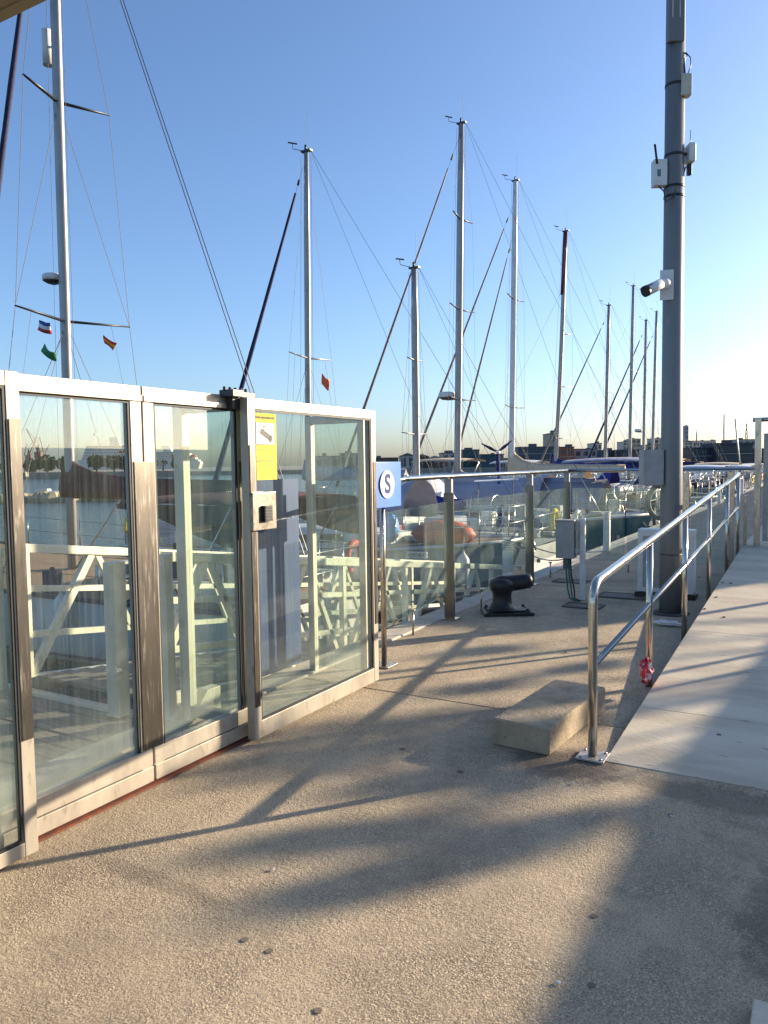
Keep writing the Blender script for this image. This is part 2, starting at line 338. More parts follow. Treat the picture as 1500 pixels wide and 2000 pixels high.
class Thing:
    def __init__(s, name, label, cat, loc=(0,0,0), rz=0.0, group=None):
        s.o = bpy.data.objects.new(name, None); C.objects.link(s.o); s.o.empty_display_size = .2
        s.o.location = loc; s.o.rotation_euler = (0, 0, rz)
        s.M = Matrix.Translation(loc) @ Matrix.Rotation(rz, 4, 'Z'); s.I = s.M.inverted()
        tag(s.o, label, cat, group)
    def part(s, name, mb, m, parent=None, world=True, bevel=0.0, label=None, kind=None, fix=False):
        if world: mb.v = [tuple(s.I @ Vector(v)) for v in mb.v]
        o = link_mesh(name, mb, m, bevel, fix); o.parent = parent or s.o
        if label: o['label'] = label
        if kind: o['kind'] = kind
        return o
    def text(s, name, txt, size, loc, rot, m, parent=None, ext=.0008, align='CENTER', sx=1.0, bold=0.0):
        cu = bpy.data.curves.new(name, 'FONT'); cu.body = txt; cu.size = size; cu.extrude = ext; cu.align_x = align; cu.align_y = 'CENTER'; cu.offset = bold
        cu.materials.append(m); tmp = bpy.data.objects.new(name, cu); C.objects.link(tmp); bpy.context.view_layer.update()
        me = bpy.data.meshes.new_from_object(tmp.evaluated_get(bpy.context.evaluated_depsgraph_get())); bpy.data.objects.remove(tmp)
        o = bpy.data.objects.new(name, me); C.objects.link(o)
        W = Matrix.Translation(loc) @ Euler(rot).to_matrix().to_4x4() @ Matrix.Diagonal((sx, 1, 1, 1))
        o.parent = parent or s.o; o.matrix_local = s.I @ W
        return o
def single(name, mb, m, label, cat, loc=(0,0,0), group=None, bevel=0.0, fix=False):
    mb.v = [(v[0]-loc[0], v[1]-loc[1], v[2]-loc[2]) for v in mb.v]
    o = link_mesh(name, mb, m, bevel, fix); o.location = loc; return tag(o, label, cat, group)
def struct(name, mb, m, parent=None, **kw):
    o = link_mesh(name, mb, m, **kw)
    if parent: o.parent = parent
    else: o['kind'] = 'structure'
    return o
def xyz(p): return Vector(p)
WZ = -1.2    # water level

# ================================================================== SETTING
w = MB(); w.add([(-5000,-5000,WZ),(5000,-5000,WZ),(5000,5000,WZ),(-5000,5000,WZ)], [(0,1,2,3)])
struct('water', w, M_WATER)
QX = -3.6
q = MB(); q.box((QX+.02, -14, -4), (14, 74, -.06)); quay = struct('quay', q, M_DARKCONC)
ys = [-14, -5.4, -.4, 4.63, 9.66, 14.7, 19.7, 24.8, 29.8, 34.8, 39.8, 44.8, 54.8, 64.8, 74]
xs = [QX+.20, 2.3, 14]
for j in range(len(ys)-1):
    for i in range(len(xs)-1):
        b = MB(); g = .008
        b.box((xs[i]+(g if i else 0), ys[j]+g, -.055), (xs[i+1]-g, ys[j+1]-g, 0.0 - (.003 if (i+j) % 2 else 0)))
        struct('slab', b, M_AGG if ys[j] < 9 else M_CONC, parent=quay, bevel=.008)
for j in range(44):
    y0 = -14 + j*2.0
    b = MB(); b.box((QX-.06, y0+.004, -.25), (QX+.195, y0+1.996, .012)); struct('kerb_stone', b, M_KERB, parent=quay, bevel=.01)
# steel-lidded hatches let into the quay
def hatch(px0, px1, py0, py1, lab, diamond=False):
    a = on_z((px0+px1)/2, (py0+py1)/2, 0); 
    L_ = (on_z(px1, (py0+py1)/2, 0) - on_z(px0, (py0+py1)/2, 0)).length
    wx = L_/2*.80; wy = wx*.62
    t = Thing('hatch', lab, 'hatch', (a.x, a.y, .004))
    b = MB(); b.box((a.x-wx, a.y-wy, .003), (a.x+wx, a.y+wy, .009)); t.part('lid', b, mat('hatch_steel', (.10,.085,.07), .6, .4, col2=(.16,.12,.09), scale=10, bump=.4, bscale=90), bevel=.002)
    b = MB()
    for sx_, sy_ in ((-1,0),(1,0),(0,-1),(0,1)):
        if sx_: b.box((a.x+sx_*wx, a.y-wy-.03, .002), (a.x+sx_*(wx+.03), a.y+wy+.03, .012))
        else: b.box((a.x-wx, a.y+sy_*wy, .0025), (a.x+wx, a.y+sy_*(wy+.03), .0125))
    t.part('frame', b, M_DARKCONC)
hatch(1100, 1180, 1175, 1193, 'small rusty hatch lid where the green hoses enter the ground')
hatch(1165, 1268, 1156, 1173, 'wide dark hatch lid between pedestal box and grey pole')
hatch(1080, 1152, 1129, 1143, 'dark hatch lid behind the pedestal box, nearest the glass fence')

# ramp (thing of the setting)
RX0, RX1, RY0, RY1, RZ = -1.0, 3.2, 4.05, 11.9, .41
def rz(y): return max(0.0, min(RZ, RZ*(y-RY0)/(RY1-RY0)))
b = MB(); b.prism([(RY0+.3,-.02),(RY1,-.02),(16.5,-.02),(16.5,RZ-.03),(RY1,RZ-.03)], 'x', RX0+.015, RX1)
ramp = struct('ramp', b, M_CONC, fix=True)
rj = [RY0, 4.93, 6.9, 9.3, RY1, 14.2, 16.5]
for j in range(len(rj)-1):
    y0, y1 = rj[j], rj[j+1]; g = .004
    g = .0022; b = MB(); b.prism([(y0+g, rz(y0)-.03 if j else -.001),(y1-g, rz(y1)-.03),(y1-g, rz(y1)+.004),(y0+g, rz(y0)+.004)], 'x', RX0, RX1)
    struct('ramp_slab', b, M_RAMP, parent=ramp, bevel=.003, fix=True)

# landing deck behind the gate
ld = MB(); ld.box((-5.25, .3, -.30), (QX-.07, 3.42, -.045)); land = struct('landing', ld, M_DARKCONC)
for k in range(21):
    y0 = .32 + k*.148
    if y0 > 3.28: break
    b = MB(); b.box((-5.24, y0+.004, -.045), (QX-.072, y0+.142, -.006-.003*(k % 3))); struct('plank', b, M_WOOD, parent=land)
b = MB(); b.box((-5.3, 3.40, -.16), (QX-.07, 3.47, .012)); struct('edge_beam', b, M_GANG, parent=land)

# floating pontoon at the foot of the gangway
pt = MB(); pt.box((-5.35, 10.35, -1.45), (-3.75, 11.9, -.98)); pont = struct('pontoon', pt, M_DARKCONC)
for k in range(10):
    b = MB(); b.box((-5.34, 10.36+k*.152, -.979), (-3.76, 10.36+k*.152+.144, -.95)); struct('plank', b, M_WOOD, parent=pont)

# ================================================================== GATE ENCLOSURE
def frame_panel(t, x, y0, y1, z0, z1, st, rt, rb, depth=.05, glass=M_GLASS, fm=M_ALU, lowst=None, gx=None):
    """aluminium frame lying in the plane X = x, running y0..y1"""
    d = depth/2
    for ya, yb in ((y0, y0+st), (y1-st, y1)):
        b = MB(); b.box((x-d, ya, z0), (x+d, yb, z1)); t.part('stile', b, fm if lowst is None else lowst, bevel=.003)
    b = MB(); b.box((x-d+.001, y0+st, z1-rt), (x+d-.001, y1-st, z1)); t.part('top_rail', b, fm, bevel=.003)
    b = MB(); b.box((x-d+.001, y0+st, z0), (x+d-.001, y1-st, z0+rb)); t.part('bottom_rail', b, fm, bevel=.003)
    b = MB()
    bw = .012
    b.box((x+d-.014, y0+st, z0+rb), (x+d-.004, y0+st+bw, z1-rt)); b.box((x+d-.014, y1-st-bw, z0+rb), (x+d-.004, y1-st, z1-rt))
    b.box((x+d-.014, y0+st+bw, z0+rb), (x+d-.004, y1-st-bw, z0+rb+bw)); b.box((x+d-.014, y0+st+bw, z1-rt-bw), (x+d-.004, y1-st-bw, z1-rt))
    t.part('gasket', b, M_BLACKRUB)
    b = MB(); b.box((x-.004, y0+st-.004, z0+rb-.004), (x+.004, y1-st+.004, z1-rt+.004)); t.part('pane', b, glass)

GX = -2.95
fx = Thing('fixed_glass_screen', 'long fixed glass screen in cream aluminium frames left of the sliding gate door', 'glass screen', (GX, 2.4, 0))
def fixed(y0, y1):
    frame_panel(fx, GX, y0, y1, .02, 2.0, .07, .075, .075)
    b = MB(); b.box((GX-.03, y0+.002, .02), (GX+.034, y1-.002, .097)); fx.part('sill_board', b, M_ALU, bevel=.003)
    b = MB(); b.box((GX-.03, y0+.002, .102), (GX+.030, y1-.002, .185)); fx.part('sill_board', b, M_ALU, bevel=.003)
    b = MB(); b.box((GX+.025, y0, 1.925), (GX+.036, y1, 1.955)); fx.part('drip_strip', b, M_ALU, bevel=.002)
fixed(.2, 1.28); fixed(1.29, 2.695); fixed(2.705, 3.47)
for yy in (2.705, 3.45):
    b = MB(); b.box((GX+.0255, yy-.07 if yy < 3 else yy-.045, .19), (GX+.031, yy+.06 if yy < 3 else yy+.018, 1.63))
    fx.part('scuffed_reflection_strip', b, M_SCUFFREFL, bevel=.002)
fr = MB(); fr.box((GX-.06, .2, .004), (GX+.055, 4.80, .014)); single('floor_track', fr, M_RUST, 'rusty red floor track the sliding gate runs along', 'track', (GX, 2.5, 0))

DX = -2.835
dr = Thing('sliding_door', 'tall sliding glass door with yellow camera sticker and lock plate', 'door', (DX, 4.05, 0))
frame_panel(dr, DX, 3.355, 4.757, .03, 1.985, .062, .062, .10, depth=.055)
b = MB(); b.box((DX+.028, 3.36, .22), (DX+.0335, 3.405, 1.72)); dr.part('scuffed_reflection_strip', b, M_SCUFFREFL, bevel=.002)
b = MB(); b.box((DX+.028, 4.712, .45), (DX+.0325, 4.752, 1.62)); dr.part('scuffed_reflection_strip', b, M_SCUFFREFL, bevel=.002)
b = MB(); b.box((DX-.075, 3.30, 1.92), (DX-.03, 3.50, 2.02)); b.box((DX-.10, 3.27, 1.985), (DX+.0, 3.36, 2.025))
for k in range(5): b.cyl((DX-.06+.0*k, 3.27+.045*k, 2.02), .010, .022, 8)
dr.part('roller_bracket', b, M_BLACK, bevel=.003)
lp = Vector((DX+.036, 0, 0))
b = MB(); b.box((DX+.029, 3.352, 1.235), (DX+.052, 3.565, 1.452)); lkp = dr.part('lock_plate', b, mat('scratched_lock_steel', (.36,.32,.27), .28, .9, col2=(.14,.11,.09), scale=16, lo=.42, hi=.66, rough2=.5), bevel=.004)
b = MB(); b.box((DX+.053, 3.43, 1.285), (DX+.075, 3.50, 1.375))
for k in range(5): b.box((DX+.075, 3.435, 1.292+k*.017), (DX+.079, 3.495, 1.301+k*.017))
dr.part('lock_handle', b, M_BLACK, parent=lkp)
# yellow warning sticker
sy0, sy1, sz0, sz1 = 3.43, 3.635, 1.52, 1.905
xs_ = DX+.0055
ss = Thing('warning_sticker', 'yellow video surveillance sticker with black camera picture on the door glass', 'sign', (xs_, (sy0+sy1)/2, sz0))
b = MB(); b.box((xs_-.001, sy0, sz0), (xs_+.002, sy1, sz1)); ss.part('yellow_sheet', b, M_YELLOW)
b = MB(); b.box((xs_+.0022, sy0+.016, 1.722), (xs_+.0030, sy1-.016, 1.852)); ss.part('picture_border', b, M_INK)
b = MB(); b.box((xs_+.0031, sy0+.020, 1.726), (xs_+.0038, sy1-.020, 1.848)); ss.part('white_field', b, M_WHITE)
ym = (sy0+sy1)/2
b = MB(); x0 = xs_+.0039
b.box((x0, ym-.052, 1.828), (x0+.0007, ym+.022, 1.834)); b.box((x0, ym-.017, 1.80), (x0+.0007, ym-.009, 1.828))
b.obox((x0+.0004, ym-.002, 1.783), .0007, .094, .034, (1,0,0), (0,.42,.9)); b.obox((x0+.0004, ym+.048, 1.757), .0007, .026, .040, (1,0,0), (0,.42,.9))
ss.part('camera_picture', b, M_INK)
ss.text('heading', 'ZONA VIDEOVIGILADA', .0185, (xs_+.003, ym, 1.878), (R(90), 0, R(90)), M_INK, bold=.0004, sx=.92)
b = MB()
for zz, ya, yb in ((1.693,.012,.015),(1.650,.012,.02),(1.629,.012,.012),(1.622,.012,.03),(1.600,.06,.05)):
    b.box((xs_+.0022, sy0+ya, zz), (xs_+.0028, sy1-yb, zz+.0032))
ss.part('small_print_lines', b, M_INK)

# second sliding door at the left edge
d2 = Thing('sliding_door', 'cream framed door leaf cut by the left photo edge', 'door', (-2.83, 1.2, 0))
frame_panel(d2, -2.83, .55, 1.955, .02, 1.99, .06, .06, .06, depth=.05)

b = MB(); b.box((-2.83+.0255, 1.90, .5), (-2.83+.031, 1.952, 1.80)); d2.part('scuffed_reflection_strip', b, M_SCUFFREFL, bevel=.002)
# wings of the enclosure and the rear portal
wg = Thing('glass_wing', 'narrow glass wing running back from the screen beside the gangway', 'glass screen', (-3.3, 3.5, 0))
b = MB(); b.box((-3.52, 3.49, 0), (-3.44, 3.55, 1.99)); wg.part('post', b, M_GANG, bevel=.003)
b = MB(); b.box((-3.44, 3.495, 1.93), (-2.99, 3.545, 2.03)); wg.part('top_rail', b, M_ALU, bevel=.003)
b = MB(); b.box((-3.44, 3.495, .03), (-2.99, 3.545, .10)); wg.part('bottom_rail', b, M_ALU, bevel=.003)
b = MB(); b.box((-3.44, 3.516, .10), (-2.99, 3.524, 1.93)); wg.part('pane', b, M_FGLASS)
w2 = Thing('glass_wing', 'framed glass wing behind the sliding door with blue board on it', 'glass screen', (-3.2, 4.77, 0))
for xa in (-3.46, -2.99):
    b = MB(); b.box((xa, 4.80, 0), (xa+.055, 4.85, 1.97)); w2.part('post', b, M_GANG, bevel=.003)
b = MB(); b.box((-3.405, 4.801, 1.91), (-2.99, 4.849, 1.97)); w2.part('top_rail', b, M_GANG, bevel=.003)
b = MB(); b.box((-3.405, 4.821, .05), (-2.99, 4.829, 1.91)); w2.part('pane', b, M_FGLASS)
# blue board: stands between the wings
bb = Thing('blue_board', 'tall blue board standing behind the sliding door glass', 'board', (-3.60, 4.6, 0))
b = MB(); b.box((-3.62, 4.30, .04), (-3.59, 4.88, 1.50)); bb.part('panel', b, M_BLUEBOARD, bevel=.003)
for yy in (4.36, 4.82):
    b = MB(); b.box((-3.665, yy-.02, 0.014), (-3.625, yy+.02, 1.45)); bb.part('post', b, M_GANG)
# low cream blocks behind the glass
for i, (px, py, w_, h_, lab) in enumerate(((392, 1402, .17, .17, 'cream angled block in the gate enclosure, larger one nearer the gate'), (350, 1408, .08, .09, 'small cream wedge beside the larger block in the enclosure'))):
    p = on_z(px, py, 0)
    b = MB(); b.prism([(p.y-.06,0),(p.y+w_,0),(p.y+w_,h_),(p.y-.02+w_*.4,h_),(p.y-.06,h_*.35)], 'x', p.x-.06, p.x+.02)
    single('cream_block', b, M_GANG, lab, 'block', (p.x, p.y, 0), bevel=.004, fix=True)

# ================================================================== GANGWAY
gw = Thing('gangway', 'cream metal truss gangway sloping down beside the quay edge', 'gangway', (-4.45, 3.5, 0))
def gz(y): return 1.03 - .135*(y-3.5)
GY0, GY1 = 3.5, 10.75
for gxx, nm in ((-3.87, 'near'), (-5.08, 'far')):
    def P(y, h): return (gxx, y, gz(y) - 1.0 + h)
    b = MB(); b.bar(P(GY0-.02, 1.0), P(GY1, 1.0), .075, .065); gw.part('top_chord', b, M_GANG, bevel=.004)
    b = MB(); b.bar(P(GY0, .0), P(GY1, .0), .07, .12); gw.part('bottom_chord', b, M_GANG, bevel=.004)
    for h in (.70, .36):
        b = MB(); b.bar(P(GY0, h), P(GY1, h), .035, .045); gw.part('mid_rail', b, M_GANG)
    n = 6; L_ = (GY1-GY0)/n
    for k in range(n):
        ya, yb = GY0+k*L_, GY0+(k+1)*L_; ym_ = (ya+yb)/2
        b = MB(); b.bar(P(ya+.04, .04), P(ym_, .97), .05, .06); gw.part('diagonal', b, M_GANG)
        b = MB(); b.bar(P(ym_+.06, .97), P(yb-.04, .04), .035, .045); gw.part('diagonal', b, M_GANG)
        b = MB(); b.bar(P(ya, .02), P(ya, .98), .05 if k else .08, .05 if k else .08); gw.part('upright', b, M_GANG)
for k in range(48):
    y0 = GY0+.03+k*.15; 
    b = MB(); b.bar((-5.0, y0+.065, gz(y0)-1.0+.05), (-3.95, y0+.065, gz(y0)-1.0+.05), .13, .025); gw.part('deck_plank', b, M_WOOD)
# landing rail (outer side and across)
lr = Thing('landing_railing', 'cream metal railing with diagonal brace around the wooden landing', 'railing', (-5.15, 2.5, 0))
b = MB(); b.bar((-5.2, .3, 1.0), (-5.2, 3.42, 1.0), .07, .06); lr.part('top_rail', b, M_GANG, bevel=.003)
for h in (.72, .42):
    b = MB(); b.bar((-5.2, .3, h), (-5.2, 3.42, h), .035, .045); lr.part('mid_rail', b, M_GANG)
for yy in (.4, 1.9, 3.38):
    b = MB(); b.bar((-5.2, yy, 0), (-5.2, yy, .97), .06); lr.part('post', b, M_GANG)
b = MB(); b.bar((-5.2, 1.95, .02), (-5.2, 3.33, .97), .05, .06); lr.part('brace', b, M_GANG)
for (px, py, tx, ww, lab) in ((233, 1396, 1098, .10, 'stout cream post at the head of the gangway, left of two'), (332, 1408, 1084, .065, 'slim cream post at the head of the gangway, right of two')):
    p = on_z(px, py, 0); D = p.length
    b = MB(); b.box((p.x-ww/2, p.y-ww/2, 0), (p.x+ww/2, p.y+ww/2, 1.0 if ww > .08 else 1.06)); b.box((p.x-ww/2-.01, p.y-ww/2-.01, 0), (p.x+ww/2+.01, p.y+ww/2+.01, .012))
    single('gangway_post', b, M_GANG, lab, 'post', (p.x, p.y, 0), bevel=.004)

# ================================================================== S SIGN, GLASS FENCES
sg = Thing('berth_sign', 'blue box sign with white disc and letter S on a steel post', 'sign', (-3.02, 5.2, 0))
b = MB(); b.tube([(-3.03, 5.22, 0), (-3.03, 5.22, 1.6)], .022, 16); sg.part('post', b, M_INOX2)
b = MB(); b.box((-3.11, 5.14, 0), (-2.95, 5.30, .01)); sg.part('base_plate', b, M_INOX2, bevel=.002)
prof = []
for k in range(9):
    a = k/8.0; prof.append((4.885+.55*a, -2.975+.02*math.sin(math.pi*a)))
poly = [(xx, yy) for yy, xx in prof] + [(-3.035, 5.435), (-3.035, 4.885)]
b = MB(); b.prism(poly, 'z', 1.265, 1.62); face = sg.part('sign_box', b, M_BLUE, bevel=.004, fix=True)
disc = MB(); cy, cz = 5.165, 1.445
for i in range(48): pass
ring = [(-2.9495, cy+.108*math.cos(2*math.pi*i/48), cz+.108*math.sin(2*math.pi*i/48)) for i in range(48)]
ring2 = [(-2.9475, p[1], p[2]) for p in ring]
disc.add(ring+ring2, [tuple(range(48))[::-1], tuple(range(48, 96))] + [(i, (i+1) % 48, 48+(i+1) % 48, 48+i) for i in range(48)])
sg.part('white_disc', disc, M_WHITE)
sg.text('letter_s', 'S', .205, (-2.9465, cy+.003, cz-.003), (R(90), 0, R(90)), mat('dark_blue_print', (.02, .06, .16), .7, spec=.2), bold=.006)

FX = -3.35; RAILZ = 1.467
gf = Thing('glass_fence', 'glass fence with round steel handrail along the quay edge', 'fence', (FX, 8, 0))
b = MB(); b.tube([(-3.02, 5.45, RAILZ), (-3.30, 6.1, RAILZ), (FX, 7.0, RAILZ), (FX, 9.0, RAILZ), (FX, 11.28, RAILZ)], .024, 14); gf.part('handrail', b, M_INOX)
fposts = [7.13, 9.6, 11.25]
for yy in fposts:
    b = MB(); b.box((FX-.055, yy-.012, 0), (FX+.055, yy+.012, 1.30)); gf.part('post', b, M_FPOST, bevel=.002)
    b = MB(); b.box((FX-.04, yy-.022, 1.30), (FX+.04, yy+.022, 1.44)); gf.part('post_cap', b, M_GREYBOX, bevel=.003)
    b = MB(); b.box((FX-.09, yy-.07, 0), (FX+.09, yy+.07, .01)); gf.part('base_plate', b, M_INOX2)
def pane_y(t, y0, y1, x0, x1, z0=.27, z1=1.21):
    dx, dy = (x1-x0), (y1-y0); b = MB(); b.bar((x0, y0, (z0+z1)/2), (x1, y1, (z0+z1)/2), .008, z1-z0); return t.part('pane', b, M_FGLASS)
pane_y(gf, 5.32, 7.09, -3.09, FX); pane_y(gf, 7.17, 9.56, FX, FX); pane_y(gf, 9.64, 11.2, FX, FX)
for yy, xx in ((5.6, -3.14), (6.8, -3.31), (7.5, FX), (9.2, FX), (9.95, FX), (10.9, FX)):
    b = MB(); b.box((xx-.018, yy-.025, .25), (xx+.018, yy+.025, .30)); gf.part('glass_clamp', b, M_INOX2)
cf = Thing('glass_fence', 'glass fence crossing the quay from the corner post to the ramp top', 'fence', (-2.2, 11.3, 0))
b = MB(); b.tube([(FX, 11.3, RAILZ+.002), (-.84, 11.3, RAILZ+.012)], .022, 14); cf.part('handrail', b, mat('blue_grey_handrail', (.30, .33, .38), .25, 1.0))
for xx, zt in ((-1.69, 1.43), (-1.12, 1.43)):
    b = MB(); b.box((xx-.045, 11.28, 0), (xx+.045, 11.32, zt)); cf.part('post', b, M_INOX2, bevel=.002)
for xa, xb in ((-3.28, -2.52), (-2.48, -1.76), (-1.62, -1.18)):
    b = MB(); b.box((xa, 11.295, .15), (xb, 11.303, 1.21)); cf.part('pane', b, M_FGLASS)

# ramp handrail
RPX = -1.07
rr_ = Thing('ramp_handrail', 'polished tubular handrail climbing along the concrete ramp', 'handrail', (RPX, 4.07, 0))
def rh(y): return .955 + (1.385-.955)*(y-4.07)/(11.75-4.07)
pts = [(RPX, 4.07, 0.0), (RPX, 4.07, .5), (RPX, 4.07, .84)]
for k in range(1, 7):
    a = k/6*math.pi/2; pts.append((RPX, 4.07+.11*(1-math.cos(a)), .84+.115*math.sin(a)))
pts += [(RPX, 4.4, rh(4.4)-.006), (RPX, 8.0, rh(8.0)), (RPX, 11.3, rh(11.3)), (RPX, 11.45, rh(11.45)), (RPX, 11.78, 1.40)]
b = MB(); b.tube(pts, .0245, 20); rr_.part('top_rail', b, M_INOX)
b = MB(); b.tube([(RPX, 4.09, .505), (RPX, 11.75, .505+rh(11.75)-rh(4.07))], .019, 16); rr_.part('mid_rail', b, M_INOX)
for yy in (5.58, 7.13, 8.73, 10.41, 11.75):
    b = MB(); b.tube([(RPX, yy, 0.0), (RPX, yy, rh(yy)-.01)], .0235 if yy < 8 else .022, 16); rr_.part('post', b, M_INOX)
b = MB(); b.box((RPX-.075, 4.0, .004), (RPX+.075, 4.15, .014)); bp_ = rr_.part('base_plate', b, mat('dull_base_plate', (.66,.62,.55), .4, .5, col2=(.45,.38,.30), scale=18), bevel=.002)
b = MB()
for sx_ in (-.055, .055):
    for sy_ in (-.055, .055): b.cyl((RPX+sx_, 4.075+sy_, .014), .008, .008, 6)
rr_.part('bolt', b, M_INOX2, parent=bp_)

# gate at the right edge
rg = Thing('glass_gate', 'steel framed glass gate at the right photo edge above the ramp', 'gate', (-.8, 11.75, RZ))
b = MB(); b.box((-.87, 11.72, 0.02), (-.79, 11.80, 2.16)); rg.part('post', b, M_INOX2, bevel=.003)
b = MB(); b.box((-1.00, 11.73, .40), (-.955, 11.78, 1.10)); rg.part('post', b, M_INOX2, bevel=.003)
b = MB(); b.tube([(-.90, 11.76, 2.14), (1.5, 11.76, 2.14)], .03, 12); rg.part('top_rail', b, M_INOX2)
for xa, xb, za, zb in ((-.76, -.70, .47, 1.95), (.5, .56, .47, 1.95), (-.70, .50, 1.89, 1.95), (-.70, .50, .47, .53)):
    b = MB(); b.box((xa, 11.74, za), (xb, 11.78, zb)); rg.part('frame', b, M_ALU, bevel=.003)
b = MB(); b.box((-.70, 11.756, .53), (.50, 11.764, 1.89)); rg.part('pane', b, M_FGLASS)

# ================================================================== BLOCK, BOLLARD, PEDESTAL, POLE
b = MB(); b.obox((-1.415, 4.455, .0785), .93, .345, .155, (math.sin(R(4.5)), math.cos(R(4.5)), 0)); single('concrete_block', b, M_BLOCK, 'loose rectangular concrete block lying beside the first handrail post', 'concrete block', (-1.45, 4.5, 0), bevel=.012)

bo = Thing('bollard', 'squat black iron mooring bollard with sideways horn on a bolted base plate', 'bollard', (-2.93, 7.66, 0))
bc = Vector((-2.93, 7.66, 0)); hx = Vector((.86, .51, 0)); hy = Vector((-.51, .86, 0))
b = MB(); b.obox(bc+Vector((0,0,.017)), .52, .36, .034, hx); b.obox(bc+Vector((0,0,.042)), .40, .26, .018, hx); bpl = bo.part('base_plate', b, M_IRON, bevel=.008)
for i, j in ((-1,-1),(1,-1),(1,1),(-1,1)):
    p = bc + hx*i*.20 + hy*j*.13; b = MB(); b.lathe(p+Vector((0,0,.034)), [(.030,0),(.030,.012),(.018,.018),(.018,.034),(.001,.036)], 8); bo.part('bolt', b, M_IRON, parent=bpl)
b = MB(); b.lathe(bc-hx*.05, [(.165,.05),(.13,.07),(.105,.12),(.098,.18),(.104,.225),(.128,.262),(.136,.305),(.128,.345),(.09,.375),(.001,.385)], 28); bo.part('neck', b, M_IRON)
b = MB(); p0 = bc - hx*.12 + Vector((0,0,.315)); 
b.tube([p0-hx*.03, p0-hx*.015, p0+hx*.05, p0+hx*.16+Vector((0,0,.005)), p0+hx*.30+Vector((0,0,.022)), p0+hx*.36+Vector((0,0,.032)), p0+hx*.385+Vector((0,0,.036)), p0+hx*.395+Vector((0,0,.037))], [.03,.06,.088,.086,.082,.080,.058,.012], 24); bo.part('horn', b, M_IRON)

pd = Thing('meter_post', 'grey meter box on a white post with green hoses', 'meter box', (-2.47, 8.92, 0))
p = on_z(1138, 1172, 0)
b = MB(); b.box((p.x-.03, p.y-.025, 0), (p.x+.03, p.y+.025, .95)); pd.part('post', b, M_WHITEBOX, bevel=.003)
bx = p + Vector((-.16, -.06, 0))
b = MB(); b.box((bx.x-.12, bx.y-.07, .49), (bx.x+.09, bx.y+.07, .92)); cab = pd.part('box', b, M_GREYBOX, bevel=.006)
b = MB(); b.box((bx.x-.13, bx.y-.08, .92), (bx.x+.10, bx.y+.08, .935)); pd.part('lid', b, M_GREYBOX, parent=cab, bevel=.003)
b = MB()
for zz in (.58, .84): b.box((bx.x+.09, bx.y-.02, zz-.025), (bx.x+.13, bx.y+.03, zz+.025))
b.box((bx.x+.105, bx.y-.03, .52), (bx.x+.118, bx.y+.05, .90)); pd.part('bracket', b, M_CREAMBOX, parent=cab)
MH = mat('green_hose', (.02, .12, .10), .5)
for k, dx in enumerate((-.02, .01, .035)):
    b = MB(); b.tube([(bx.x+dx, bx.y, .49), (bx.x+dx+.01, bx.y-.01, .30), (bx.x+dx+.03+.01*k, bx.y-.02, .12), (bx.x+dx+.06, bx.y-.04, .03), (bx.x+dx+.13, bx.y-.08, .012)], .010, 8); pd.part('hose', b, MH if k < 2 else M_BLACK)

PC = Vector((-1.40, 8.40, 0))
po = Thing('utility_pole', 'tall tapered grey steel pole carrying camera and radio boxes', 'pole', PC)
b = MB(); b.tube([PC, PC+Vector((0,0,.9)), PC+Vector((0,0,12))], [.112, .110, .070], 40); shaft = po.part('shaft', b, M_POLE)
b = MB(); b.tube([PC+Vector((0,0,.005)), PC+Vector((0,0,.012))], .19, 24); po.part('base_plate', b, M_DARKCONC)
b = MB(); b.lathe(PC, [(.114,.62),(.1145,.62),(.1145,.628),(.114,.628)], 40); po.part('seam', b, M_BLACK)
def zp(py): return 1.6 + (ray(1315, py).z/ (ray(1315, py).xy.length)) * PC.xy.length
cdir = Vector((-PC.x, -PC.y, 0)).normalized()      # towards the viewer
cr = Vector((math.cos(R(30)), math.sin(R(30)), 0)) # rightwards
def rad(z): return .11 - .04*min(1, z/12)
b = MB(); z0 = zp(92); b.obox(PC+cdir*.085+Vector((0,0,z0+.5)), .16, .06, 1.0, cr); lampbox = po.part('upper_box', b, M_POLE, bevel=.004)
b = MB()
for s_ in (-.028, .044): b.obox(PC+cdir*.118+cr*s_+Vector((0,0,zp(28))), .012, .004, zp(8)-zp(46), cr)
po.part('marking_strip', b, M_CREAMBOX, parent=lampbox)
# warning plate half way
z1, z2 = zp(782), zp(740)
b = MB(); c_ = PC + cdir*.085 + cr*.055
b.obox(c_+Vector((0,0,z2-.05)), .075, .004, .09, (cr-cdir*.6)); po.part('white_sticker', b, M_WHITE)
b = MB(); b.obox(c_+Vector((0,0,(z1+z2)/2-.045)), .075, .004, .13, (cr-cdir*.6)); st_ = po.part('orange_sticker', b, mat('orange_print', (.50,.24,.10), .6))
b = MB(); b.obox(c_+cdir*.004+cr*.002+Vector((0,0,z2-.05)), .035, .003, .03, (cr-cdir*.6), ); po.part('sticker_mark', b, M_INK, parent=st_)
# straps
for py in (562/3.333, 1018/3.333, 1222/3.333, 1285/3.333):
    z = zp(py); rr = rad(z)
    b = MB(); b.lathe(PC+Vector((0,0,z)), [(rr,-.012),(rr+.006,-.012),(rr+.006,.012),(rr,.012)], 30); po.part('strap', b, M_BLACK)
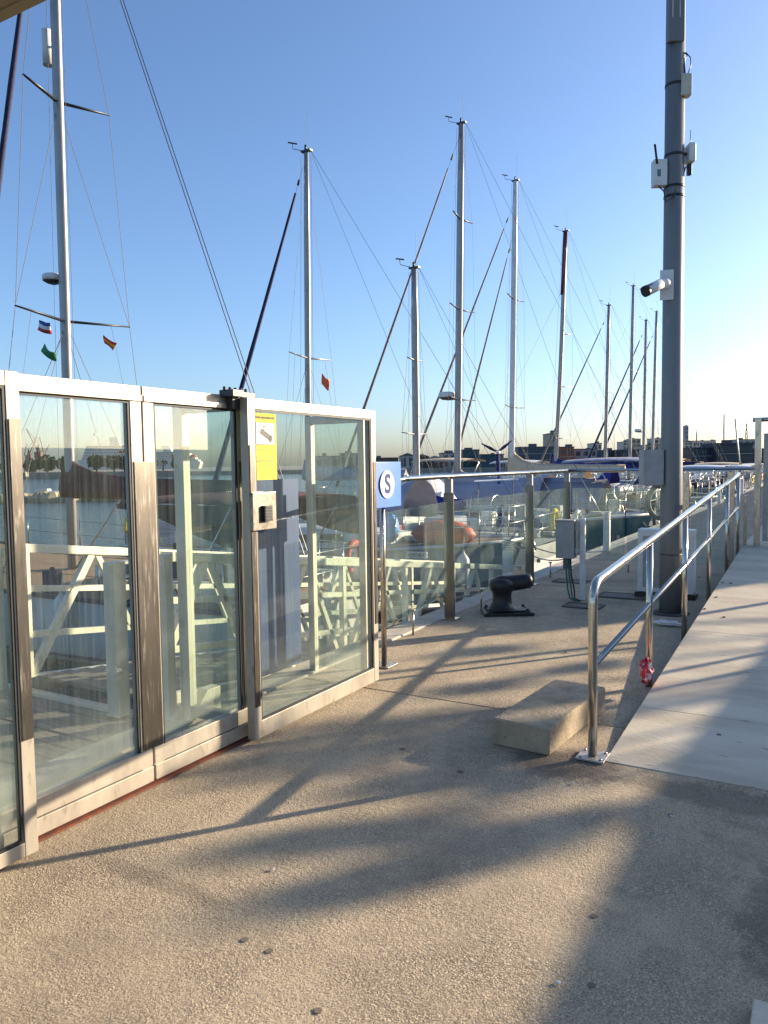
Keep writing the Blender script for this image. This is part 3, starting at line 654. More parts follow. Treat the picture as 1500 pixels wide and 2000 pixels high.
# devices
def devbox(name, lab, cat, px0, px1, py0, py1, depth, m, bev=.006, fwd=.02):
    pxm = (px0+px1)/2; off = (pxm-1316)/1500*8.0; z0, z1 = zp(py1), zp(py0); wd = (px1-px0)/1500*8.0
    c = PC + cr*off + cdir*fwd
    t = Thing(name, lab, cat, (c.x, c.y, z0))
    b = MB(); b.obox(c+Vector((0,0,(z0+z1)/2)), wd, depth, z1-z0, cr); body = t.part('housing', b, m, bevel=bev)
    return t, c, z0, z1, body
t, c, z0, z1, bd = devbox('radio_box', 'white radio box with stubby black antenna on the left side of the pole', 'radio box', 1275, 1300, 315, 366, .10, M_WHITEBOX)
b = MB(); b.tube([c-cr*.02+cdir*.055+Vector((0,0,z1-.05)), c-cr*.045+cdir*.055+Vector((0,0,z1+.14))], .011, 10); t.part('antenna', b, M_BLACK)
b = MB(); b.obox(c+cr*.0+cdir*.053+Vector((0,0,z0+.12)), .035, .003, .07, cr); t.part('label_plate', b, mat('teal_label', (.08,.20,.22), .5), parent=bd)
b = MB(); b.bar(c+cr*.06+Vector((0,0,z1-.0)), PC+Vector((0,0,z1-.0)), .02); t.part('arm', b, M_BLACK)
b = MB(); b.tube([c+Vector((0,0,z0)), c+cr*.05+cdir*.08+Vector((0,0,z0-.07)), c+cr*.07+cdir*.1+Vector((0,0,z0-.18)), c+cr*.14+cdir*.1+Vector((0,0,z0-.14)), PC+cr*.09+cdir*.07+Vector((0,0,z0+.1)), PC+cr*.115+Vector((0,0,z0+.2))], .007, 8); t.part('cable', b, M_BLACK)
t, c, z0, z1, bd = devbox('radio_box', 'slim white radio box with thin antenna on the right side of the pole', 'radio box', 1339, 1353, 284, 322, .14, M_WHITEBOX, .02)
b = MB(); b.tube([c+Vector((0,0,z1)), c+Vector((0,0,z1+.04)), c+Vector((0,0,z1+.14))], [.010,.004,.003], 8); t.part('antenna', b, M_BLACK)
b = MB(); b.obox(c-cr*.01+Vector((0,0,z0-.06)), .045, .05, .11, cr); t.part('connector', b, M_BLACK, bevel=.01)
b = MB(); b.bar(c-cr*.02+Vector((0,0,(z0+z1)/2)), PC+Vector((0,0,(z0+z1)/2)), .025); t.part('arm', b, M_BLACK)
t, c, z0, z1, bd = devbox('junction_box', 'small cream box with looped cable high on the pole', 'junction box', 1325, 1345, 154, 196, .09, M_CREAMBOX, .008, .07)
b = MB(); b.tube([c+Vector((0,0,z1)), c-cr*.01+Vector((0,0,z1+.15)), c+cr*.02+Vector((0,0,z1+.19)), c-cr*.05+Vector((0,0,z1+.25)), c-cr*.08+Vector((0,0,z1+.32))], .006, 8)
b.tube([c+cr*.02+Vector((0,0,z1)), c+cr*.055+Vector((0,0,z1+.09)), c+cr*.05+Vector((0,0,z1+.17)), c+Vector((0,0,z1+.22))], .005, 8); t.part('cable', b, M_BLACK)
t, c, z0, z1, bd = devbox('meter_cabinet', 'grey metal cabinet strapped to the left side of the grey pole', 'cabinet', 1257, 1296, 878, 947, .16, M_GREYBOX, .006, .0)
b = MB(); b.obox(c+cr*.115+Vector((0,0,(z0+z1)/2)), .03, .05, z1-z0-.02, cr); t.part('bracket', b, M_BLACK)
# security camera
zc_ = zp(560); cc = PC + cdir*.09 - cr*.03
t = Thing('security_camera', 'white bullet security camera bolted to the grey pole', 'camera', (cc.x, cc.y, zc_))
b = MB(); b.obox(cc - cr*.035 + Vector((0,0,0)) + Vector((0,0,zc_)), .13, .012, .30, (cr+cdir*.25)); t.part('mounting_plate', b, M_WHITEBOX, bevel=.003)
b = MB(); b.lathe(cc-cr*.055+cdir*.01+Vector((0,0,zc_+.01)), [(.062,0),(.062,.03),(.045,.06),(.03,.075),(.001,.08)], 20, ax=(cdir-cr*.5)); t.part('joint', b, M_WHITEBOX)
ca = cc - cr*.085 + cdir*.07 + Vector((0,0,zc_-.0)); cdx = (-cr*.86 + cdir*.30 + Vector((0,0,-.46))).normalized()
b = MB(); b.tube([ca, ca+cdx*.01, ca+cdx*.22], [.035,.052,.054], 20); body = t.part('camera_body', b, M_WHITEBOX)
b = MB(); b.tube([ca+cdx*.18, ca+cdx*.222], [.056,.0555], 20); b.obox(ca+cdx*.20+Vector((0,0,.045)), .10, .09, .008, cdx); t.part('lens_hood', b, M_BLACK, parent=body)

# white electric cabinet behind the pole
ec = Thing('electric_cabinet', 'white rectangular electric cabinet standing behind the grey pole', 'cabinet', (-1.5, 9.35, 0))
b = MB(); b.box((-1.92, 9.30, .06), (-1.30, 9.50, .80)); ec.part('housing', b, M_WHITEBOX, bevel=.006)
b = MB(); b.box((-1.86, 9.288, .12), (-1.40, 9.298, .72)); dd_ = ec.part('door', b, M_GREYBOX, bevel=.003)
b = MB(); b.box((-1.95, 9.28, 0), (-1.28, 9.52, .058)); ec.part('plinth', b, M_BLACK)
b = MB()
for zz in (.14, .66): b.box((-1.405, 9.275, zz), (-1.375, 9.30, zz+.08))
ec.part('hinge', b, M_BLACK)

# litter
def crumple(name, c, sx_, sy_, sz_, m, lab, seed, cat='litter'):
    rnd = random.Random(seed); b = MB(); rows = []
    for i in range(9):
        th = math.pi*i/8; row = []
        for j in range(14):
            ph = 2*math.pi*j/14; k = rnd.uniform(.6, 1.2)
            row.append((c[0]+sx_*k*math.sin(th)*math.cos(ph), c[1]+sy_*k*math.sin(th)*math.sin(ph), c[2]+sz_*(1+k*math.cos(th))*.55))
        rows.append(row)
    b.grid(rows, smooth=False, closed=True); return single(name, b, m, lab, cat, c)
M_REDBAG = mat('red_plastic_film', (.62, .03, .05), .25, col2=(.75, .62, .62), scale=17, lo=.52, hi=.60)
crumple('plastic_bag', (-1.05, 5.38, rz(5.38)+.006), .045, .08, .16, M_REDBAG, 'crumpled red and clear plastic bag at the foot of a handrail post', 3, 'plastic bag')
p = on_z(1305, 1222, 0); crumple('torn_paper', (p.x, p.y, 0.004), .15, .06, .04, M_WHITEBOX, 'flattened white rubbish at the foot of the grey pole', 5, 'litter')
for i, (px, py, lab) in enumerate(((533,1700,'white pebble on the ground near the left door'), (1118,1532,'white cigarette end below the handrail base'), (1090,1922,'white paper scrap at the shadow edge near the bottom'), (1312,1596,'white scrap right of the ramp foot'))):
    p = on_z(px, py, 0); crumple('paper_scrap', (p.x, p.y, .003), .010, .007, .006, M_WHITE, lab, 20+i, 'litter')
M_DRY = mat('dry_leaf', (.10, .065, .035), .9)
for i, (px, py, lab) in enumerate(((1366,1128,'dry leaf nearest the rail on the upper ramp'),(1383,1141,'small dry leaf on the upper ramp, second from the rail'),(1411,1139,'dry leaf farther right on the upper ramp'),(1427,1140,'dry leaf at right of the upper ramp group'),(1399,1167,'lone dry leaf below the upper ramp group'),(1376,1190,'dry leaf near the ramp edge beside the pole foot'),(1414,1206,'dry leaf between the two rail shadows on the ramp'),(1404,1435,'dark gum spot on the lower ramp'),(1130,1228,'dry leaf on the quay between bollard and rail'),(1105,1275,'dry leaf on the quay above the concrete block'),(1310,1592,'dark spot on the ground right of the ramp toe'),(1160,1790,'dark gum spot on the shaded ground'),(1155,1925,'dark gum spot at the bottom beside the shadow edge'),(478,1836,'dark gum spot low in the centre left'),(526,1858,'second dark gum spot right of the first one'),(620,1975,'dark spot at the bottom edge left of centre'))):
    on_ramp = i < 8; p = on_z(px, py, 0)
    if on_ramp:
        for _ in range(6): p = on_z(px, py, rz(p.y)+.004)
    z_ = p.z+.0015; rr0 = .013 if i in (7,10,11,12,13,14,15) else .012; rnd = random.Random(i); b = MB(); k_ = 14; gum = 'spot' in lab
    up_ = [(p.x+rr0*rnd.uniform(.92 if gum else .5,1.08 if gum else 1.4)*math.cos(a*2*math.pi/k_), p.y+rr0*rnd.uniform(.9 if gum else .4,1.1)*math.sin(a*2*math.pi/k_)) for a in range(k_)]
    hh_ = .0015 if gum else .009
    b.add([(x, y, z_) for x, y in up_]+[(x, y, z_+hh_*rnd.uniform(.4,1)) for x, y in up_], [tuple(range(k_))[::-1], tuple(range(k_, 2*k_))]+[(j, (j+1) % k_, k_+(j+1) % k_, k_+j) for j in range(k_)])
    single('gum_spot' if 'spot' in lab else 'dry_leaf', b, M_DRY if 'leaf' in lab else mat('trodden_gum', (.17, .14, .105), .9), lab, 'gum' if 'spot' in lab else 'leaf', tuple(p))
# pale stone at bottom right corner
p = on_z(1500, 1985, 0); b = MB(); b.box((p.x-.04, p.y-.35, 0), (p.x+.45, p.y+.02, .03)); single('paving_stone', b, M_RAMP, 'pale paving stone cut by the bottom right photo corner', 'paving stone', (p.x, p.y, 0), bevel=.006)

# awning above the viewer (its edge shows at the top left)
aw = Thing('awning', 'beige awning edge overhead in the top left photo corner', 'awning', (-2.2, 0, 2.8))
za = on_y(45, 24, 1.27).z
b = MB(); b.prism([(-1.0,za+.14),(1.27,za),(1.27,za+.05),(-1.0,za+.19)], 'x', -4.2, -.6); aw.part('cloth', b, M_AWN, bevel=.004, fix=True)
b = MB(); b.bar((-4.2, 1.25, za+.012), (-.6, 1.25, za+.012), .03); aw.part('front_bar', b, M_AWN)
for xx in (-4.1, -.7):
    b = MB(); b.bar((xx, -.9, 0), (xx, -.9, za+.13), .06); aw.part('post', b, M_ALU)

# ================================================================== BUILDINGS AND TREES OUT OF THE FRAME (they cast the shade on the quay)
M_WALL = mat('shade_wall', (.42, .38, .32), .8, col2=(.34, .31, .26), scale=3)
M_WGL = mat('window_glass', (.05, .07, .08), .08)
kk = Thing('shade_kiosk', 'unseen flat roofed shed shaped to cast the shadow edge beside the ramp, out of the picture to the right', 'building', (5.2, 10, 0))
b = MB(); b.box((3.80, 2.0, 0), (7, 17, 1.80)); kk.part('wall', b, M_WALL)  # unseen shed, height and edge chosen for the crisp ground shadow
b = MB(); b.box((3.65, 1.8, 1.80), (7.1, 17.2, 1.90)); kk.part('roof', b, M_AWN)
for k in range(7):
    b = MB(); b.box((3.77, 3.0+k*2.0, .6), (3.797, 4.4+k*2.0, 1.5)); kk.part('window', b, M_WGL)
hb = Thing('shade_building', 'unseen two storey building shaped to shade the quay, beyond the kiosk, out of the picture to the right', 'building', (9, 40, 0))
b = MB(); b.box((6.0, 20.4, 0), (13, 62, 3.92)); hb.part('wall', b, M_WALL)  # unseen building, sized and placed to shade the farther quay
b = MB(); b.box((5.9, 20.3, 3.92), (13.1, 62.1, 4.07)); hb.part('roof', b, M_AWN)
b = MB(); b.box((6.3, 20.5, 4.07), (8.3, 24, 4.68)); hb.part('roof_box', b, M_GREYBOX)  # box added on the roof to shade the quay round the bollard
for k in range(14):
    for zz in (.7, 2.5):
        b = MB(); b.box((5.97, 21.0+k*2.9, zz), (5.997, 22.8+k*2.9, zz+1.1)); hb.part('window', b, M_WGL)
M_LEAF = mat('foliage', (.06, .09, .03), .7, col2=(.09, .12, .04), scale=3)
M_BARK = mat('bark', (.12, .09, .06), .9, col2=(.07, .05, .035), scale=9, bump=.6, bscale=30)
def tree(x, y, h, clumps, seed, lab, nl=420, name='shade_tree', leafs=.17):
    rnd = random.Random(seed); t = Thing(name, lab, 'tree', (x, y, 0))
    b = MB(); b.tube([(x,y,0),(x+.1,y,h*.4),(x-.05,y+.1,h*.75)], [.17,.13,.07], 10)
    for (dx,dy,dz,r) in clumps: b.tube([(x,y,h*.5),(x+dx*.5,y+dy*.5,(h*.5+dz)/2+.2),(x+dx,y+dy,dz)], [.07,.045,.015], 6)
    t.part('trunk', b, M_BARK)
    b = MB()
    for (dx,dy,dz,r) in clumps:
        for i in range(nl):
            u = Vector((rnd.gauss(0,1), rnd.gauss(0,1), rnd.gauss(0,.75))); u = u.normalized()*r*rnd.random()**.45
            c = Vector((x+dx, y+dy, dz))+u; a = Vector((rnd.uniform(-1,1),rnd.uniform(-1,1),rnd.uniform(-1,1))).normalized(); e = a.orthogonal().normalized()*leafs*.45; a *= leafs
            b.add([c-a, c+e, c+a, c-e], [(0,1,2,3)])
    t.part('crown', b, M_LEAF, kind='stuff')
def over(gx, gy, d, side=0, up=0):   # point on the sun ray above ground point
    return (gx+sd.x/math.cos(R(SUN_EL))*d, gy+sd.y/math.cos(R(SUN_EL))*d, math.tan(R(SUN_EL))*d)
for (px, py, r_, lab) in ((1440, 1184, .040, 'unseen steel post set to shade a stripe across the ramp, farthest'), (1420, 1262, .030, 'unseen steel post set to shade a stripe across the ramp, middle'), (1420, 1284, .030, 'unseen steel post set to shade a stripe across the ramp, nearest')):
    g_ = on_z(px, py, .22); p = Vector((g_.x, g_.y, 0))+Vector((sd.x, sd.y, 0)).normalized()*5.0  # unseen posts placed up the sun ray so their shadows stripe the ramp
    b = MB(); b.tube([(p.x, p.y, rz(p.y)-.02), (p.x, p.y, 2.35)], r_, 12); b.tube([(p.x, p.y, 2.35), (p.x, p.y, 2.38)], r_*1.3, 12); single('shade_post', b, M_INOX2, lab, 'post', (p.x, p.y, 0), 'unseen steel posts set to cast the ramp stripes')
cl = []
tx, ty = 9.9, 17.9
for (gx, gy, r) in ((-2.3,3.35,.22),(-2.45,3.85,.27),(-1.95,4.12,.30),(-1.5,4.42,.20),(-1.22,2.85,.20),(-2.15,5.0,.14),(-1.55,2.35,.14),(-1.72,3.45,.17),(-1.32,3.6,.13),(-1.95,2.55,.12),(-1.6,2.85,.15),(-.95,3.3,.12),(-2.7,3.1,.10),(-2.55,6.0,.16),(-1.6,5.9,.14)):
    p = over(gx, gy, 17.3); cl.append((p[0]-tx, p[1]-ty, p[2], r))  # crown clumps sit on sun rays to dapple chosen ground spots
tree(tx, ty, 5.2, cl, 3, 'unseen tree with clumps placed to dapple the quay, behind the kiosk, out of the picture to the right', 210, leafs=.07)
# ================================================================== YACHTS
def loft_hull(L_, B_, fb, full=.55, tr=.75, sheer=.22):
    st = 22; rows = []
    for i in range(st+1):
        s_ = i/st
        if s_ < full: bw = B_/2*(tr + (1-tr)*math.sin(s_/full*math.pi/2))
        else: bw = B_/2*math.sqrt(max(0.0, 1-((s_-full)/(1-full))**2.3))
        bw = max(bw, .012)
        zs = fb*(.92 + sheer*s_*s_*1.6); xo = L_*s_
        rake = .10*L_*max(0, s_-.8)/.2*.55
        sec = []
        for (k, zf) in ((1.0, 1.0), (.99, .72), (.955, .40), (.88, .10), (.80, -.02), (.55, -.28), (0.0, -.50)):
            kk_ = k if s_ < .8 else k*(1-(1-zf)*(s_-.8)*1.6)
            z = zs*zf if zf > 0 else fb*zf*(1 if s_ < .9 else .6)
            sec.append((xo - rake*(1-max(zf,0)), bw*max(kk_, 0.0), z))
        rows.append(sec)
    return rows
def yacht(name, lab, pos, heading, L_=10, B_=3.2, fb=1.0, hull=None, stripe=None, deck=None, mast=None, cover=None, genoa=None, group='yachts moored along the quay', detail=1,
          cat='sailing yacht', sprayhood=None, bimini=None, cabin=True, masts=(), pulpit=True, stays=True, wires=True, boom=True, boom_z=None, wr=.0045, radar=None, wheel=True, bimini_h=1.75, curtain=0):
    """local frame: +x to the bow, origin at the stern on the waterline"""
    hull = hull or M_HULLW; deck = deck or M_DECKW
    t = Thing(name, lab, cat, (pos[0], pos[1], WZ), heading, group)
    rows = loft_hull(L_, B_, fb)
    n = len(rows[0]); b = MB()
    full = [[(p[0], p[1], p[2]) for p in r] + [(p[0], -p[1], p[2]) for p in reversed(r[:-1])] for r in rows]
    b.grid(full, smooth=True)
    b.f.append(tuple(range(2*n-1))); b.sm.append(False)
    h = t.part('hull', b, hull, world=False, fix=True)
    # toe rail / rubbing stripe
    for sgn in (1, -1):
        b = MB(); b.tube([(r[0][0], sgn*(r[0][1]+.005), r[0][2]) for r in rows], .035, 6); t.part('toe_rail', b, stripe or M_HULLW, parent=h, world=False)
        b = MB(); b.tube([(r[3][0], sgn*(r[3][1]+.004), r[3][2]+.02) for r in rows[:-1]], .03, 5); t.part('boot_stripe', b, stripe or M_NAVY, parent=h, world=False)
    b = MB(); b.grid([[(r[0][0], r[0][1]*k, r[0][2]-.02+.05*(1-k*k)) for k in (1,.5,0,-.5,-1)] for r in rows]); t.part('deck', b, deck, world=False, fix=True)
    def zd(x): 
        s_ = x/L_; return fb*(.92+.22*s_*s_*1.6)
    def hw(x):
        i = min(len(rows)-1, max(0, int(x/L_*22))); return rows[i][0][1]
    if cabin:
        x0, x1 = .32*L_, .74*L_; rws = []
        for k in range(11):
            x = x0+(x1-x0)*k/10; w_ = min(hw(x)*.62, B_*.30)*(1 if k < 8 else 1-.10*(k-7)); hh = .42*(1 if k < 6 else 1-.10*(k-5)); z = zd(x)
            rws.append([(x, w_, z-.03), (x-.02, w_*.93, z+hh*.85), (x, w_*.6, z+hh), (x, 0, z+hh*1.06), (x, -w_*.6, z+hh), (x-.02, -w_*.93, z+hh*.85), (x, -w_, z-.03)])
        b = MB(); b.grid(rws); b.f += [tuple(range(7)), tuple(range(70, 77))[::-1]]; b.sm += [False, False]
        cb = t.part('cabin', b, M_HULLW, world=False, fix=True)
        for sgn in (1, -1):
            for (xa, xb) in ((.36,.46),(.48,.56),(.58,.64)):
                wa = min(hw(xa*L_)*.62, B_*.30)*.97+.012; wb = min(hw(xb*L_)*.62, B_*.30)*.97+.012; za, zb = zd(xa*L_)+.12, zd(xb*L_)+.12
                b = MB(); b.add([(xa*L_, sgn*wa, za), (xb*L_, sgn*wb, zb), (xb*L_-.04, sgn*(wb-.012), zb+.15), (xa*L_+.02, sgn*(wa-.012), za+.17), (xa*L_, sgn*(wa-.03), za), (xb*L_, sgn*(wb-.03), zb), (xb*L_-.04, sgn*(wb-.04), zb+.15), (xa*L_+.02, sgn*(wa-.04), za+.17)],
                                [(0,1,2,3),(7,6,5,4),(0,4,5,1),(1,5,6,2),(2,6,7,3),(3,7,4,0)]); t.part('window', b, M_DARKWIN, parent=cb, world=False, fix=True)
        b = MB(); b.box((.60*L_, -.25, zd(.6*L_)+.40), (.60*L_+.5, .25, zd(.6*L_)+.47)); t.part('hatch', b, M_DARKWIN, parent=cb, world=False)
    # cockpit
    b = MB(); zc = zd(.1*L_)
    for sgn in (1, -1): b.box((.05*L_, sgn*B_*.20, zc-.02), (.31*L_, sgn*B_*.27, zc+.24))
    b.box((.30*L_, -B_*.27, zc-.02), (.315*L_, B_*.27, zc+.40)); t.part('cockpit_coaming', b, M_HULLW, world=False)
    if wheel:
        b = MB(); c = Vector((.12*L_, 0, zc+.62)); ring = [c+Vector((-.08*math.sin(a*math.pi/12)*0, .42*math.cos(a*math.pi/12), .42*math.sin(a*math.pi/12))) for a in range(25)]
        b.tube(ring, .016, 6, caps=False)
        for a in range(3): b.tube([c+Vector((0,.42*math.cos(a*math.pi/3),.42*math.sin(a*math.pi/3))), c-Vector((0,.42*math.cos(a*math.pi/3),.42*math.sin(a*math.pi/3)))], .009, 5)
        wh = t.part('steering_wheel', b, M_INOX, world=False)
        b = MB(); b.box((.125*L_, -.12, zc-.1), (.15*L_, .12, zc+.66)); t.part('steering_pedestal', b, M_WHITEBOX, world=False)
    if sprayhood:
        rws = []
        for k in range(7):
            x = .30*L_+(.10*L_)*k/6; hh = .95*(1-(k/6)**2.2)+.42; ww = B_*.30
            rws.append([(x, ww*math.cos(a*math.pi/10), zd(.33*L_)+.0+hh*math.sin(a*math.pi/10)**.55) for a in range(11)])
        b = MB(); b.grid(rws); t.part('sprayhood', b, sprayhood, world=False)
    if bimini:
        b = MB(); rws = [[(.02*L_+.22*L_*k/5, B_*.34*math.cos(a*math.pi/8), zc+bimini_h+.10*math.sin(a*math.pi/8)+.05*math.sin(k/5*math.pi)) for a in range(9)] for k in range(6)]
        b.grid(rws); rws2 = [[(p[0], p[1], p[2]-.02) for p in r] for r in rws]; b.grid(rws2); bm_ = t.part('bimini', b, bimini, world=False)
        if curtain:
            for sgn in (1, -1):
                b = MB(); b.grid([[(.02*L_+.22*L_*k/8, sgn*B_*.342, zc+bimini_h+.01), (.02*L_+.22*L_*k/8, sgn*(B_*.342+.02*math.sin(k*2)), zc+bimini_h-curtain*.5*(.6+.4*math.cos(k/8*PI))), (.02*L_+.22*L_*k/8, sgn*B_*.342, zc+bimini_h-curtain*(.55+.45*math.cos(k/8*PI)))] for k in range(9)])
                t.part('side_curtain', b, M_BROWNCV, parent=bm_, world=False)
        for sgn in (1, -1):
            for x in (.05, .21):
                b = MB(); b.tube([(.13*L_, sgn*B_*.34, zc), (x*L_, sgn*B_*.34, zc+bimini_h)], .014, 6); t.part('bimini_leg', b, M_INOX, parent=bm_, world=False)
    if pulpit:
        for (end, xs_) in (('pulpit', (.90*L_, .995*L_)), ('pushpit', (.10*L_, .01*L_))):
            b = MB()
            for hh in (.62, .33):
                pa = []
                xa, xb = xs_
                for sgn in (1, -1):
                    seq = [(xa, sgn*hw(xa)*.96), ((xa+xb)/2, sgn*hw((xa+xb)/2)*.96), (xb, sgn*max(.14, hw(min(xb,.97*L_))*.92))]
                    if sgn < 0: seq = seq[::-1]
                    pa += [(p[0], p[1], zd(p[0])+hh) for p in seq]
                b.tube(pa, .0135, 7)
            for p in pa[0:3]+pa[3:6]: b.tube([(p[0], p[1], zd(p[0])), (p[0], p[1], p[2]+.29)], .0125, 7)
            t.part(end, b, M_INOX, world=False)
        xsn = [.10, .24, .38, .52, .66, .79, .90]
        for sgn in (1, -1):
            for x in xsn[1:-1]:
                b = MB(); y_ = sgn*hw(x*L_)*.96; b.tube([(x*L_, y_, zd(x*L_)-.02), (x*L_, y_, zd(x*L_)+.61)], .0125, 6); t.part('stanchion', b, M_INOX, world=False)
            for hh in (.60, .32):
                b = MB(); b.tube([(x*L_, sgn*hw(x*L_)*.96, zd(x*L_)+hh) for x in xsn], .0045, 5); t.part('lifeline', b, M_WIRE, world=False)
        b = MB(); b.tube([(L_*.97, 0, zd(L_)+.03), (L_*1.02, 0, zd(L_)+.0), (L_*1.025, 0, zd(L_)-.20)], .022, 6); b.obox((L_*1.015, 0, zd(L_)-.22), .06, .26, .05, (1,0,.5)); t.part('anchor', b, M_INOX2, world=False)
    rg_ = random.Random(int(abs(pos[0]*13+pos[1]*7)))
    def gb(x, y, z): return Vector((x*L_, y, zd(x*L_)+z))
    b = MB(); c = gb(.03, B_*.30, .55); b.box(c-Vector((.10,.13,.0)), c+Vector((.16,.13,.34))); b.tube([c, c-Vector((.05,0,.75))], .045, 8); b.obox(c-Vector((.05,0,.78)), .26, .02, .14); t.part('outboard_motor', b, rg_.choice([M_BLACK, M_GREYRIB]), world=False)
    b = MB(); c = gb(.02, -B_*.30, .42); b.tube([c+Vector((0,.20*math.cos(a),.24*math.sin(a))) for a in [-.9+k*.42 for k in range(12)]], .055, 8); t.part('horseshoe_buoy', b, rg_.choice([M_YELLOW, M_ORANGE, M_WHITEBOX, M_REDC]), world=False)
    for k in range(3):
        c = gb(rg_.uniform(.66, .86), rg_.uniform(-.35, .35), .03); b = MB(); b.lathe(c, [(.10,0),(.20,.02),(.22,.07),(.17,.12),(.08,.09)], 12); t.part('coiled_rope', b, rg_.choice([M_ROPE, M_WIREL, M_NAVY]), world=False)
    for k in range(4):
        sg = rg_.choice((-1, 1)); x = rg_.uniform(.2, .62); c = Vector((x*L_, sg*hw(x*L_)*.93, zd(x*L_)+.02)); b = MB(); hh = rg_.uniform(.28, .42); b.box(c-Vector((.13,.08,0)), c+Vector((.13,.08,hh))); b.box(c-Vector((.03,.03,-hh)), c+Vector((.03,.03,hh+.05)))
        t.part('jerrycan', b, rg_.choice([M_CYAN, M_NAVY, M_REDC, M_FENDER, M_BLACK, M_BROWNCV]), world=False, bevel=.02)
    b = MB(); c = gb(.24, 0, .0); b.box(c-Vector((.35,.5,-.05)), c+Vector((.35,.5,.5))); t.part('cockpit_table_cover', b, rg_.choice([M_BROWNCV, M_NAVY, M_GREYCV]), world=False, bevel=.05)
    for sg in (1, -1):      # weather cloths laced to the lifelines beside the cockpit
        if rg_.random() < .6:
            b = MB(); b.grid([[(x, sg*hw(x)*.965, zd(x)+.06), (x, sg*(hw(x)*.965+.015*math.sin(x*7)), zd(x)+.32), (x, sg*hw(x)*.965, zd(x)+.58)] for x in [L_*(.08+.02*k) for k in range(9)]]); t.part('weather_cloth', b, cover or rg_.choice([M_NAVY, M_BROWNCV, M_GREYCV]), world=False)
    for mi, m in enumerate(masts):
        mx, mh, mr = m['x'], m['h'], m.get('r', .075); mm = m.get('mat', M_MAST); base = zd(mx) + (.40 if cabin and .32*L_ < mx < .74*L_ else 0.0)
        rk = m.get('rake', .0); top = Vector((mx - rk, m.get('lean', 0.0), mh))
        pts_ = [Vector((mx, 0, base-.05)).lerp(top, k/8)+Vector((m.get('bend', 0)*math.sin(k/8*math.pi), 0, 0)) for k in range(9)]
        b = MB(); b.tube(pts_, [mr]*7+[mr*.92, mr*.75], 16, ell=.72, ref=(0,1,0)); mo = t.part('mast', b, mm, world=False)
        if m.get('topmat'):
            b = MB(); q_ = [pts_[-1].lerp(pts_[0], f) for f in (0.002, .08, .17, .24)]; b.tube(q_, [mr*1.0, mr*1.12, mr*1.08, mr*1.06], 14, ell=.8, ref=(0,1,0)); t.part('mast_sleeve', b, m['topmat'], parent=mo, world=False)
        b = MB(); b.box((mx-rk-.16, -.06, mh), (mx-rk+.14, .06, mh+.04)); b.tube([(mx-rk+.08, .0, mh+.04), (mx-rk+.42, 0, mh+.16), (mx-rk+.44, 0, mh+.30)], .009, 5)
        b.tube([(mx-rk+.36, -.10, mh+.31), (mx-rk+.50, .10, mh+.31)], .02, 5); b.cyl((mx-rk, .03, mh+.04), .03, .12, 8); t.part('masthead_fitting', b, M_BLACK, parent=mo, world=False)
        b = MB(); b.tube([(mx-rk-.05, -.03, mh+.03), (mx-rk-.05, -.03, mh+1.0)], .0045, 5); t.part('antenna', b, M_WIRE, parent=mo, world=False)
        tips = []
        def onmast(z): 
            f = (z-base)/(mh-base); return Vector((mx-rk*f+m.get('bend',0)*math.sin(f*math.pi), 0, z))
        for (sz_, half, sw) in m.get('spr', ()):
            c = onmast(sz_); tip = []
            for sgn in (1, -1):
                e = c + Vector((-sw, sgn*half, .04)); tip.append(e)
                b = MB(); b.tube([c, c.lerp(e, .5), e], [.042, .034, .022], 8, ell=.6, ref=(0,0,1)); t.part('spreader', b, M_BLACK if m.get('dark') else M_MAST, parent=mo, world=False)
            tips.append(tip)
        cpw = min(B_/2*.93, hw(mx)*.95)
        if wires and m.get('wires', True):
            for k, sgn in ((0, 1), (1, -1)):
                path = [Vector((mx-rk, 0, mh-.1))] + [tp[k] for tp in reversed(tips)] + [Vector((mx-.25, sgn*cpw, zd(mx)))]
                b = MB(); b.tube(path, wr, 5); t.part('shroud', b, M_WIRE, world=False)
                if tips:
                    b = MB(); b.tube([onmast(m['spr'][0][0]), Vector((mx-.55, sgn*cpw, zd(mx)))], wr, 5); t.part('shroud', b, M_WIRE, world=False)
                    b = MB(); b.tube([onmast(m['spr'][0][0]-.1), Vector((mx+.45, sgn*cpw, zd(mx)))], wr, 5); t.part('shroud', b, M_WIRE, world=False)
                    if len(tips) > 1:
                        b = MB(); b.tube([onmast(m['spr'][1][0]), tips[0][k]], wr, 5); t.part('shroud', b, M_WIRE, world=False)
                    # flag halyard
                    hp = onmast(m['spr'][0][0]).lerp(tips[0][k], .7); b = MB(); b.tube([hp, Vector((mx-.35, sgn*cpw*.95, zd(mx)))], .0035, 4); t.part('halyard', b, M_WIREL, world=False)
            # halyards beside the mast
            b = MB(); b.tube([Vector((mx-rk+.13, .05, mh-.1)), Vector((mx+.22, .05, base+.3))], .0045, 4); b.tube([Vector((mx-rk-.12, -.03, mh-.1)), Vector((mx-.18, -.03, base+.5))], .0045, 4); t.part('halyard', b, M_WIREL, world=False)
            bs = m.get('back', 'split')
            if bs == 'double':
                for dy in (.03, -.03):
                    b = MB(); b.tube([(mx-rk-.15, dy, mh), (.10, dy*1.6, zd(0)+.05)], .0075, 5); t.part('backstay', b, M_BLACK, world=False)
            elif bs == 'split':
                a_ = Vector((mx-rk-.15, 0, mh)); j_ = a_.lerp(Vector((.1, 0, zd(0))), .62)
                b = MB(); b.tube([a_, j_], wr, 5); b.tube([j_, (.1, .7, zd(0))], wr, 5); b.tube([j_, (.1, -.7, zd(0))], wr, 5); t.part('backstay', b, M_WIRE, world=False)
